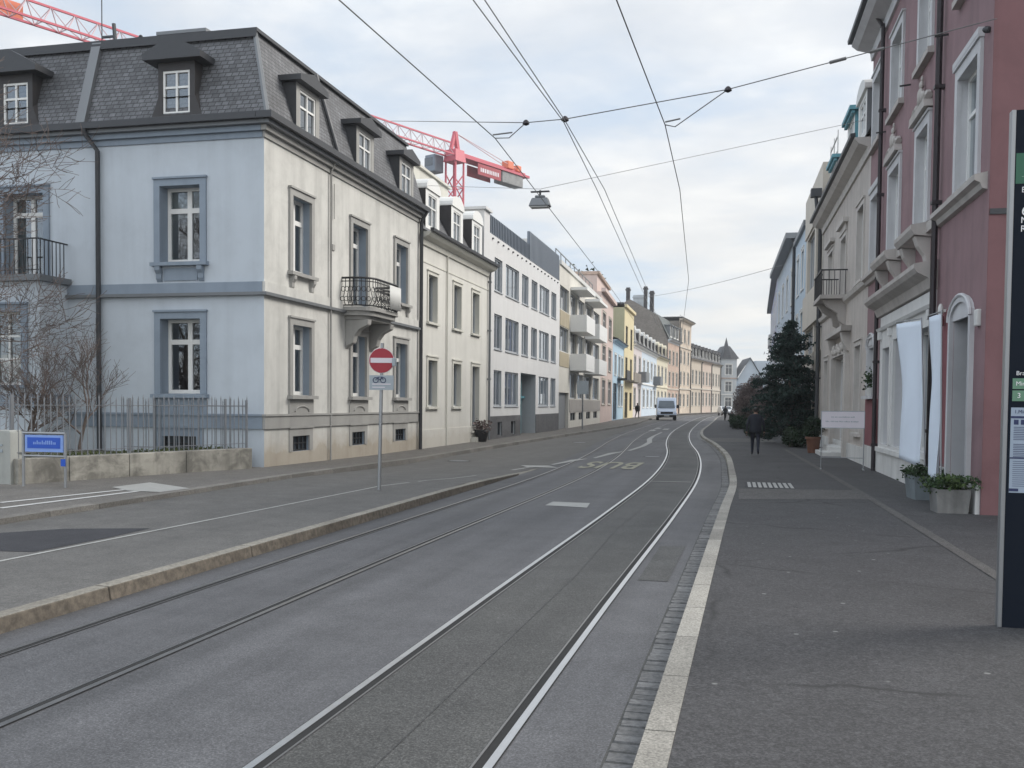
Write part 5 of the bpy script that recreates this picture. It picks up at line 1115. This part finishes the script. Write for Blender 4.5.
# ================================================================== pavement furniture on the right
def planter(name, label, loc, w, h, mat, rz, seed, lf):
    t = thing(name, label, 'planter', loc, rz, 'square planters before the plum house'); a, b = w*.44, w*.5
    m = MB(); m.hexa([(-a, -a, 0), (a, -a, 0), (a, a, 0), (-a, a, 0)], [(-b, -b, h), (b, -b, h), (b, b, h), (-b, b, h)]); m.f.pop(1+len(m.f)-6); m.m.pop()
    i_ = b-.035; m.hexa([(-i_, -i_, h-.07), (i_, -i_, h-.07), (i_, i_, h-.07), (-i_, i_, h-.07)], [(-i_, -i_, h-.06), (i_, -i_, h-.06), (i_, i_, h-.06), (-i_, i_, h-.06)], 1)
    for x0, x1, y0, y1 in ((-b, b, -b, -i_), (-b, b, i_, b), (-b, -i_, -i_, i_), (i_, b, -i_, i_)): m.poly([(x0, y0, h+.001), (x1, y0, h+.001), (x1, y1, h+.001), (x0, y1, h+.001)])
    m.build('box', [M[mat], M['earth']], t)
    R_ = np.random.default_rng(seed); P = []
    for k in range(26):
        c = np.array([R_.uniform(-b, b)*1.15, R_.uniform(-b, b)*1.15, h+R_.uniform(-.02, .15)]); P.append(c+R_.normal(size=(36, 3))*np.array([.06, .06, .04]))
    P = np.concatenate(P); leaves(P[:len(P)//2], .06, .5, 0, .9).build('foliage', M[lf], t); leaves(P[len(P)//2:], .055, .5, 0, 1.).build('foliage', M['plant'], t); return t
planter('planter', 'grey green square planter with leafy plant, the farther of the two', (3.0-.02, 17.75, ZR), .60, .40, 'planter', .12, 1, 'plant')
planter('planter', 'worn pale concrete planter with yellowish leaves nearest the plum house door', (2.93, 15.62, ZR), .48, .35, 'planter2', .06, 2, 'plant2')
def flag(name, label, base, top, w, z0, z1, seed, face):
    t = thing(name, label, 'flag', base, 0, 'white banners before the plum house'); lx = .30*w; MB().tube([(0, 0, .35), (face[0]*lx, face[1]*lx, z1+.05)], .012, 6).tube([(face[0]*lx, face[1]*lx, z1+.03), (face[0]*(w+lx), face[1]*(w+lx), z1+.03)], .01, 6).build('pole', M['silver'], t, smooth=True)
    m = MB(); nu, nv = 14, 26; R_ = random.Random(seed); ph = R_.uniform(0, 6); n = Vector((-face[1], face[0]))
    for j in range(nv+1):
        v = j/nv; z = z0+(z1-z0)*v
        for i in range(nu+1):
            u = i/nu; ww = w*(1-.22*math.sin(PI*min(1, v*1.1))*.6); o_ = (.035*math.sin(u*8+ph+v*2.2)+.015*math.sin(v*9+u*4+ph))*(1.15-v)*1.1; x = u*ww+lx*(z/z1)+.02*(1-v)*math.sin(ph+v*5)
            m.v.append((face[0]*x+n.x*o_, face[1]*x+n.y*o_, z-.05*(1-v)*math.sin(u*5)))
    for j in range(nv):
        for i in range(nu): a = j*(nu+1)+i; m.f.append([a, a+1, a+nu+2, a+nu+1]); m.m.append(0)
    c = m.build('cloth', M['flag'], t, smooth=True); s_ = c.modifiers.new('thick', 'SOLIDIFY'); s_.thickness = .004
    # faint vertical lettering running down the cloth, set on the cloth's own surface
    lt = MB()
    for k in range(15):
        v = .32+.022*k; j = int(v*nv); i = 6; a = Vector(m.v[j*(nu+1)+i]); b = Vector(m.v[j*(nu+1)+i+1]); nn = Vector((n.x, n.y, 0))*-.006
        if R_.random() < .75: w_ = R_.uniform(.3, .9); hz = R_.uniform(.02, .034); q = a.lerp(b, w_); lt.poly([a+nn, q+nn, q+nn+Vector((0, 0, hz)), a+nn+Vector((0, 0, hz))])
    lt.build('lettering', M['sgrey'], c); return t
flag('banner_flag', 'tall white fabric banner hanging before the shopfront above the grey green planter', (2.98, 17.98, ZR), None, .80, .58, 3.05, 3, (-.38, .925))
flag('banner_flag', 'narrow white fabric banner beside the arched door, seen edge on', (2.86, 15.9, ZR), None, .66, .42, 2.98, 8, (-.10, .995))
t = thing('notice_board', 'white notice board on thin metal legs standing across the pavement', 'notice board', (2.25, 25.04, ZR), -.05)
m = MB()
for x in (-.49, .49): m.tube([(x, 0, 0), (x, 0, 1.42)], .014, 6); m.beam((x, -.25, .02), (x, .25, .02), .03)
m.tube([(-.49, 0, .30), (.49, 0, .30)], .010, 6); m.build('frame', M['steel'], t)
bd = MB().box(-.49, .49, -.014, .014, 1.03, 1.42).build('board', M['swhite'], t); m = MB(); R_ = random.Random(5)
for z, x0, x1 in ((1.275, -.27, .26), (1.165, -.40, .34)):
    x = x0
    while x < x1: w_ = R_.uniform(.012, .03); m.box(x, x+w_, -.0165, -.0145, z, z+R_.choice((.022, .03, .022))); x += w_+R_.choice((.008, .008, .022))
m.build('lettering', M['sgrey'], bd); MB().box(-.5, .5, -.018, .018, 1.42, 1.435).box(-.5, .5, -.018, .018, 1.015, 1.03).box(-.505, -.491, -.018, .018, 1.03, 1.42).box(.491, .505, -.018, .018, 1.03, 1.42).build('rim', M['sgrey'], bd)
t = thing('window_plant', 'small pot plant on the arched window ledge of the plum house', 'potted plant', (2.96, 26.0, 1.92)); MB().lathe([(.07, 0), (.1, .2), (.085, .2)], 10).build('pot', M['offwhite'], t); leaves(rng.normal(size=(160, 3))*np.array([.07, .07, .13])+np.array([0, 0, .38]), .07).build('foliage', M['plant'], t)
# tram stop stele
t = thing('tram_stop_stele', 'tall navy tram stop information stele with silver edges', 'stop sign', (1.75, 7.53, ZR)); SW, SH = .88, 3.63
MB().box(.03, SW-.03, 0, .06, 0, SH).build('body', M['stele'], t)
for a in (0, SW-.0295): MB().box(a, a+.0295, -.006, .066, 0, SH).build('edge_profile', M['silver'], t, bevel=.004)
fy = -.0035
MB().box(.036, SW-.036, fy, .0, 3.12, 3.33).build('line_panel', M['sgreen'], t); MB().box(.075, .30, fy-.002, fy-.0005, 3.165, 3.171).build('lettering', M['paleg'], t)
def stext(s_, size, x, z, mat='lett'): o = text_at(s_, size, M[mat], (x, fy-.002, z), (PI/2, 0, 0), t, 'lettering', .0005, align='LEFT'); return o
stext('Bru', .055, .075, 3.075); stext('6', .10, .078, 2.93); stext('Mu', .062, .075, 2.865); stext('Rie', .062, .075, 2.805)
stext('Brau', .042, .075, 1.80); MB().box(.055, SW-.05, fy, 0, 1.69, 1.765).box(.055, SW-.05, fy, 0, 1.605, 1.68).build('departure_display', M['paleg'], t)
stext('Min', .042, .075, 1.727, 'lett'); stext('3  11', .05, .085, 1.643, 'lett')
MB().box(.05, SW-.05, fy, 0, .96, 1.56).build('timetable', M['paper'], t)
m = MB().box(.05, SW-.05, fy-.002, fy-.0005, 1.485, 1.50).box(.05, SW-.05, fy-.002, fy-.0005, 1.20, 1.21).box(.07, .10, fy-.002, fy-.0005, 1.44, 1.475).box(.115, .145, fy-.002, fy-.0005, 1.44, 1.475).box(.05, .11, fy-.002, fy-.0005, .97, .99)
R_ = random.Random(9)
for k in range(16): z = 1.42-.0125*k-(.02 if k > 7 else 0); m.box(.07, .07+R_.uniform(.1, .6), fy-.0015, fy-.0005, z, z+.004)
for k in range(13): z = 1.18-.0145*k; m.box(.07, .07+R_.uniform(.2, .6), fy-.0015, fy-.0005, z, z+.003)
m.build('timetable_print', M['ink'], t); stext('1.Min - 2', .035, .07, 1.53, 'ink')
# ================================================================== overhead line
def wire(name, label, pts, r=.011, mat='wire', sag=0., n=14):
    t_ = MB(); P = [Vector(p) for p in pts]; Q = []
    for a, b in zip(P, P[1:]):
        for k in range(n): u = k/n; q = a.lerp(b, u); q.z -= sag*4*u*(1-u); Q.append(q)
    Q.append(P[-1]); o = t_.tube(Q, r, 5).build(name, M[mat], None, smooth=True); return tag(o, label, 'overhead wire', 'overhead tram wires')
WZ = 5.6
wire('contact_wire', 'overhead contact wire above the left tram track', [(-4.05, -4, WZ), (-3.98, 9.1, WZ), (-3.74, 14.3, WZ), (-3.96, 19.1, WZ), (-4.6, 33, WZ), (-5.6, 52, WZ), (-6.6, 75, WZ), (-7.4, 110, WZ)], .0075)
wire('feeder_wire', 'left one of the paired feeder wires over the street middle', [(-2.76, -4, WZ), (-2.69, 9.4, WZ), (-2.585, 13.68, WZ), (-2.78, 18.1, WZ), (-3.55, 32.7, WZ), (-4.6, 52, WZ)], .007, 'wirep')
wire('feeder_wire', 'right one of the paired feeder wires over the street middle', [(-2.62, -4, WZ), (-2.58, 9.4, WZ), (-2.555, 13.68, WZ), (-2.64, 18.1, WZ), (-3.38, 32.7, WZ), (-4.5, 52, WZ)], .007, 'wirep')
wire('contact_wire', 'overhead contact wire above the right tram track', [(-1.40, -4, WZ), (-1.32, 9.7, WZ), (-1.21, 14.1, WZ), (-1.29, 18.4, WZ), (-1.9, 31.7, WZ), (-3.4, 52, WZ), (-4.4, 75, WZ)], .0075)
sp1 = thing('span_wire', 'near span wire from the plum house across to the slate roof', 'overhead wire', group='overhead tram wires'); a1 = [(3.3, 15.18, 8.72), (-.75, 14.25, 6.45), (-2.57, 13.75, 5.75), (-3.2, 14.4, 5.86), (-10.9, 27.9, 9.92)]
a1 = [(3.29, 15.13, 7.10), (-.355, 14.3, 6.10), (-2.567, 13.68, 5.64), (-3.315, 14.5, 5.86), (-10.46, 27.745, 9.98)]
m = MB().tube(a1, .0075, 5)
p, q = Vector(a1[0]), Vector(a1[1]); m.tube([p.lerp(q, .42), p.lerp(q, .47)], .024, 6).tube([p.lerp(q, .56), p.lerp(q, .62)], .024, 6); m.build('cable', M['wire'], sp1, smooth=True)
for c in (a1[1], a1[2], a1[3]):
    m = MB(); m.lathe([(.02, c[2]-.04), (.055, c[2]-.02), (.045, c[2]+.015), (.02, c[2]+.04)], 10, (c[0], c[1]))
    m.build('insulator', M['pipe'], sp1, smooth=True)
MB().tube([a1[1], (-1.072, 14.12, 5.57), (-1.21, 14.1, WZ)], .008, 5).tube([a1[3], (-3.55, 14.4, 5.62), (-3.74, 14.3, WZ)], .008, 5).tube([(-1.21, 14.1, 5.64), (-1.0, 14.12, 5.68)], .012, 5).tube([(-3.80, 14.4, 5.68), (-3.5, 14.4, 5.70)], .012, 5).build('pull_off', M['wire'], sp1, smooth=True)
wire('span_wire', 'second span wire carrying the hanging lamp over the street', [(3.0, 27.9, 9.30), (-4.2, 19.9, 6.02), (-10.6, 30.4, 8.9)][0:1]+[(-4.2, 19.73, 6.02), (-10.52, 31.3, 8.85)], .006, 'wirep', .0)
wire('span_wire', 'far span wire between the distant chimneys and right hand eaves', [(1.9, 60, 9.9), (-12.4, 118, 14.4)], .016, 'wire', .25)
t = thing('hanging_lamp', 'grey hanging street lamp on the second span wire', 'street lamp', (-4.2, 19.73, 5.66)); t.scale = (.74, .74, .74); MB().box(-.26, .26, -.05, .05, .40, .43).tube([(0, 0, .3), (0, 0, .45)], .03, 6).build('bracket', M['zinc'], t)
MB().hexa([(-.30, -.17, .0), (.30, -.17, .0), (.30, .17, .0), (-.30, .17, .0)], [(-.22, -.1, .24), (.22, -.1, .24), (.22, .1, .24), (-.22, .1, .24)]).box(-.14, .14, -.08, .08, .241, .31).build('housing', M['zincmid'], t, bevel=.03); MB().box(-.26, .26, -.14, .14, -.03, -.002).build('diffuser', M['offwhite'], t, bevel=.012)
# ================================================================== tower crane far behind
JZ = 34.8; c0 = Vector((-39.1, 128.1, 0)); dj = Vector((-62.9+39.1, 72.5-128.1, 0)).normalized()
t = thing('tower_crane', 'red tower crane rising behind the left houses with its jib over the roofs', 'crane', (c0.x, c0.y, 0), math.atan2(dj.y, dj.x))
def lattice(m, x0, x1, wb, zb, ht, step, r, diag, m0=0, m1=1):
    n = int(abs(x1-x0)/step); xs = [x0+(x1-x0)*k/n for k in range(n+1)]
    m.beam((x0, -wb, zb), (x1, -wb, zb), r, r, m0).beam((x0, wb, zb), (x1, wb, zb), r, r, m0).beam((x0, 0, zb+ht), (x1, 0, zb+ht), r, r, m0)
    for k in range(n):
        xm = (xs[k]+xs[k+1])/2
        for s_ in (-wb, wb): m.beam((xs[k], s_, zb), (xm, 0, zb+ht), diag, diag, m1).beam((xm, 0, zb+ht), (xs[k+1], s_, zb), diag, diag, m1)
        m.beam((xs[k], -wb, zb), (xs[k+1], wb, zb), diag, diag, m1).beam((xs[k], -wb, zb), (xs[k], wb, zb), diag, diag, m1)
m = MB(); w_ = .85
for s_, q in ((-1, -1), (1, -1), (1, 1), (-1, 1)): m.beam((s_*w_, q*w_, 0), (s_*w_, q*w_, JZ-.3), .2)
for k in range(18):
    z = k*1.8; s_ = 1 if k % 2 else -1
    for a, b in (((-w_, -w_), (w_, -w_)), ((w_, -w_), (w_, w_)), ((w_, w_), (-w_, w_)), ((-w_, w_), (-w_, -w_))):
        if s_ < 0: a, b = b, a
        m.beam((*a, z), (*b, z+1.8), .12); m.beam((*a, z), (*b, z), .10)
m.build('mast', M['crane'], t)
m = MB(); lattice(m, 1., 66, .75, JZ, 1.7, 2.2, .19, .07); m.box(1, 66, -.7, .7, JZ-.05, JZ+.02, 0) if False else None; m.build('jib', [M['crane'], M['cranepale']], t)
m = MB(); lattice(m, -1, -16, .8, JZ+.1, .5, 2.0, .34, .14, 0, 0); m.box(-15.8, -1, -.7, .7, JZ-.05, JZ+.05); m.build('counter_jib', M['crane'], t)
m = MB().hexa([(-1.1, -1.1, JZ-.8), (1.1, -1.1, JZ-.8), (1.1, 1.1, JZ-.8), (-1.1, 1.1, JZ-.8)], [(-.9, -.9, JZ+.8), (.9, -.9, JZ+.8), (.9, .9, JZ+.8), (-.9, .9, JZ+.8)]).beam((-.6, 0, JZ+.8), (0, 0, JZ+3.3), .5).beam((.8, 0, JZ+.8), (0, 0, JZ+3.3), .4); m.build('slewing_head', M['crane'], t)
m = MB().beam((0, 0, JZ+3.2), (-13, -.5, JZ+.9), .08).beam((0, 0, JZ+3.2), (-13, .5, JZ+.9), .08); m.build('tie_bar', M['cranepale'], t)
MB().box(-14.6, -9.6, -.8, .8, JZ-1.7, JZ-.12).build('counterweight', M['cweight'], t, bevel=.1); MB().box(-12.6, -11.2, -.6, .6, JZ+.6, JZ+1.7).box(-14.6, -13.6, -.5, .5, JZ+.6, JZ+1.5).build('winch', M['orange'], t, bevel=.1)
cb = MB().box(1.0, 2.8, -2.9, -1.1, JZ-2.3, JZ+.0).build('cab', M['C_metal'], t, bevel=.12); MB().box(1.2, 2.82, -2.93, -1.5, JZ-1.5, JZ-.4).build('pane', M['dglass'], cb)
for x0, x1, dz in ((-9.0, -3.8, 0),): 
    sgn = MB().box(x0, x1, -1.0, -.92, JZ-1.75, JZ-.25).box(x0, x1, .92, 1.0, JZ-1.75, JZ-.25).build('sign_panel', M['sred'], t); m = MB(); R_ = random.Random(4); x = x0+.5
    while x < x1-.6: w_ = R_.uniform(.2, .42); m.box(x, x+w_, 1.003, 1.02, JZ-1.3, JZ-.75); x += w_+.14
    m.build('lettering', M['swhite'], sgn)
MB().box(58, 61, -.95, -.85, JZ+.15, JZ+1.5).build('sign_panel', M['orange'], t)
# ================================================================== vehicles
def wheel(parent, x, y, r, w):
    o = MB().tube([(x-w/2, y, r), (x+w/2, y, r)], r, 18).build('wheel', M['rubber'], parent, smooth=True); s_ = 1 if x > 0 else -1
    MB().tube([(x+s_*w*.5, y, r), (x+s_*(w*.5+.015), y, r)], r*.62, 14).build('rim', M['silver'], o, smooth=True)
t = thing('delivery_van', 'silver white delivery van driving toward the viewer', 'van', (-8.05, 101, 0), math.radians(6)); hw = 1.0
prof = [(-.05, .42), (-.02, .80), (.15, 1.02), (1.05, 1.22), (1.85, 2.02), (2.15, 2.26), (2.6, 2.36), (5.7, 2.34), (5.85, 2.2), (5.9, .5), (5.8, .38), (.1, .34)]
MB().prism(prof, 'x', -hw, hw).build('body', M['vanpaint'], t, bevel=.10)
MB().poly([(-.86, 1.08-.035, 1.29), (.86, 1.08-.035, 1.29), (.74, 1.80-.035, 2.02), (-.74, 1.80-.035, 2.02)]).poly([(-.86, 1.05, 1.29), (-.74, 1.77, 2.02), (.74, 1.77, 2.02), (.86, 1.05, 1.29)]).build('windscreen', M['dglass'], t)
m = MB()
for s_ in (-1, 1): m.poly([(s_*1.004, 1.3, 1.3), (s_*1.004, 2.5, 1.3), (s_*1.004, 2.5, 1.95), (s_*1.004, 1.95, 1.95)])
m.build('side_window', M['dglass'], t)
MB().box(-.62, .62, -.06, .02, .66, .90).build('grille', M['black'], t, bevel=.02); MB().box(-.98, .98, -.12, .0, .32, .58).build('bumper', M['black'], t, bevel=.05)
for s_ in (-1, 1):
    MB().hexa([(s_*.62, -.045, .68), (s_*.95, .0, .68), (s_*.95, .1, .68), (s_*.62, .1, .68)], [(s_*.66, .0, .98), (s_*.96, .10, 1.02), (s_*.96, .2, 1.02), (s_*.66, .2, .98)]).build('headlight', M['lamp'], t)
    MB().box(min(s_*1.02, s_*1.22), max(s_*1.02, s_*1.22), 1.35, 1.45, 1.25, 1.62).build('mirror', M['black'], t, bevel=.03)
    for y in (1.0, 4.6): wheel(t, s_*.88, y, .34, .24)
MB().box(-.26, .26, -.128, -.121, .42, .53).build('licence_plate', M['offwhite'], t)
t = thing('parked_car', 'white parked car half hidden beside the brown bushes', 'car', (-2.9, 152, 0), math.radians(12))
MB().prism([(0, .35), (0, .72), (.9, .95), (1.7, 1.42), (3.2, 1.45), (4.2, .98), (4.3, .4)], 'x', -.87, .87).build('body', M['carwhite'], t, bevel=.09); MB().poly([(-.72, .93, .99), (.72, .93, .99), (.62, 1.62, 1.40), (-.62, 1.62, 1.40)]).build('windscreen', M['dglass'], t); MB().box(-.8, .8, -.03, .0, .36, .5).build('bumper', M['black'], t)
for s_ in (-1, 1):
    MB().box(min(s_*.5, s_*.84), max(s_*.5, s_*.84), -.02, .1, .60, .74).build('headlight', M['lamp'], t)
    for y in (.8, 3.5): wheel(t, s_*.78, y, .32, .2)
# ================================================================== people
def person(label, loc, rz, sc, coat, legs, stride=.28, arm=.18, bend=0., bag=False, seed=0, lean=.05):
    J = {}; E_l = []; V = []; Rr = []
    def j(n, p, r, par=None):
        J[n] = len(V); V.append(p); Rr.append(r)
        if par: E_l.append((J[par], J[n]))
    # facing -Y in its own frame; z up, 1.74 m tall
    j('pel', (0, 0, .93), (.155, .12)); j('belly', (0, -.01, 1.08), (.15, .115), 'pel'); j('chest', (0, -.02-lean*.6, 1.28), (.175, .125), 'belly'); j('nb', (0, -.02-lean, 1.43), (.10, .09), 'chest'); j('neck', (0, -.03-lean, 1.50), (.055, .055), 'nb'); j('head', (0, -.045-lean, 1.60), (.082, .098), 'neck'); j('top', (0, -.03-lean, 1.70), (.072, .085), 'head')
    for s_, st, ar in ((1, stride, -arm), (-1, -stride, arm)):
        k = 'R' if s_ < 0 else 'L'
        j('hip'+k, (s_*.095, 0, .88), (.10, .105), 'pel'); j('knee'+k, (s_*.10, -st*.55-.03, .49), (.062, .066), 'hip'+k); j('ank'+k, (s_*.10, -st*.62+(.20 if st < 0 else 0), .10+(.07 if st < 0 else 0)), (.042, .045), 'knee'+k); j('toe'+k, (s_*.11, -st*.62-.15+(.20 if st < 0 else 0), .035+(.02 if st < 0 else 0)), (.04, .03), 'ank'+k)
        j('sh'+k, (s_*.195, -.02-lean, 1.39), (.07, .075), 'nb'); j('el'+k, (s_*.285, .03-ar*.35-lean, 1.11), (.05, .05), 'sh'+k); j('wr'+k, (s_*.31, -.03-ar-lean-.03, .88), (.034, .038), 'el'+k); j('pa'+k, (s_*.315, -.05-ar*1.1-lean-.03, .80), (.026, .042), 'wr'+k)
    me = bpy.data.meshes.new('person'); me.from_pydata(V, E_l, []); tmp = bpy.data.objects.new('person', me); COL.objects.link(tmp)
    md = tmp.modifiers.new('skin', 'SKIN'); sv = me.skin_vertices[0].data
    for i, r in enumerate(Rr): sv[i].radius = r
    sv[0].use_root = True; tmp.modifiers.new('sub', 'SUBSURF').levels = 2; tmp.modifiers['sub'].render_levels = 2
    dg = bpy.context.evaluated_depsgraph_get(); body = bpy.data.meshes.new_from_object(tmp.evaluated_get(dg)); bpy.data.objects.remove(tmp)
    mb = MB(); mb.v = [tuple(v.co) for v in body.vertices]; mb.f = [list(p.vertices) for p in body.polygons]
    for p in body.polygons:
        c = p.center; a = abs(c.x)
        mb.m.append(3 if c.z > 1.49 else (0 if (c.z > .9 or (a > .19 and c.z > .85)) else (3 if a > .19 and c.z > .7 else (1 if c.z > .11 else 2))))
    hy = -.045-lean
    for s_ in (-1, 1):                                             # fingers and thumb, ears, eyes; nose and mouth
        k = 'R' if s_ < 0 else 'L'; w = Vector(V[J['pa'+k]])
        for q in range(4): ln = (.07, .08, .075, .06)[q]; b = w+Vector((0, -.027+.018*q, -.03)); mb.tube([b, b+Vector((-s_*.006, -.004, -ln*.5)), b+Vector((-s_*.02, -.008, -ln))], [.0095, .0085, .006], 6, 3)
        b = w+Vector((-s_*.012, -.032, .02)); mb.tube([b, b+Vector((-s_*.012, -.025, -.03)), b+Vector((-s_*.016, -.028, -.06))], [.011, .0095, .007], 6, 3)
        mb.ell((s_*.083, hy+.015, 1.60), (.014, .022, .034), 7, 5, 3); mb.ell((s_*.032, hy-.083, 1.615), (.012, .010, .008), 6, 5, 4)
    mb.ell((0, hy-.10, 1.59), (.013, .02, .022), 7, 5, 3); mb.ell((0, hy-.088, 1.553), (.024, .008, .006), 7, 4, 4)
    o = mb.build('person', [M[coat], M[legs], M['shoe'], M['skin'], M['hair']], None, loc, rz, True); o.scale = (sc,)*3; o['category'] = 'person'; o['label'] = label; o['group'] = 'people on the pavements'
    hm = MB()
    hm.ell((0, hy+.022, 1.645), (.094, .104, .098), 14, 10); hm.build('hair', M['hair'], o, smooth=True)
    cm = MB(); rings = [(.80, .235, .175), (.95, .225, .17), (1.10, .215, .16), (1.28, .235, .165), (1.40, .215, .14), (1.46, .10, .09), (1.49, .075, .075)]; n = 18; b0 = len(cm.v)
    for z, rx, ry in rings:
        for k in range(n): a = 2*PI*k/n; cm.v.append((rx*math.cos(a), ry*math.sin(a)-.02-lean*min(1, max(0, (z-.9)/.5))+.006*math.sin(3*a+z*9), z+.008*math.sin(2*a)))
    for i in range(len(rings)-1):
        for k in range(n): cm.f.append([i*n+k, i*n+(k+1) % n, (i+1)*n+(k+1) % n, (i+1)*n+k]); cm.m.append(0)
    co = cm.build('coat', M[coat], o, smooth=True); sm = co.modifiers.new('thick', 'SOLIDIFY'); sm.thickness = .015
    if bag: bg_ = MB().box(.24, .36, -.12, .14, .62, .92).build('shopping_bag', M['hair'], None, loc, rz, bevel=.02)
    return o
person('person in a dark navy coat and jeans walking away along the right pavement', (.24, 31.4, ZR), PI, .86, 'coat', 'jeans', .24, .10)
person('person in black seen far off on the right pavement edge', (-2.15, 98, ZR), PI-.3, .84, 'coat2', 'coat2', .2, .12)
person('stooping person in dark clothes by the brown bushes', (-1.0, 68.5, ZR), PI+.4, .66, 'coat2', 'jeans', .16, .14, lean=.2)
person('person in a black coat walking on the left pavement before the yellow house', (-11.6, 106, .11), .5, .95, 'coat2', 'coat2', .3, .15)
# ================================================================== thin winter haze in one closed box round the scene
hz_ = MB().box(-160, 160, -40, 420, -1.2, 60).build('haze', None); hz_.data.materials.clear(); hz_['kind'] = 'stuff'
hm_, hnt, hout = nodes('haze_air'); pv = N(hnt, 'VolumePrincipled'); pv.inputs['Density'].default_value = .0006; pv.inputs['Color'].default_value = (.93, .96, 1, 1); pv.inputs['Anisotropy'].default_value = .3
L(hnt, pv.outputs[0], hout.inputs['Volume']); hz_.data.materials.append(hm_)
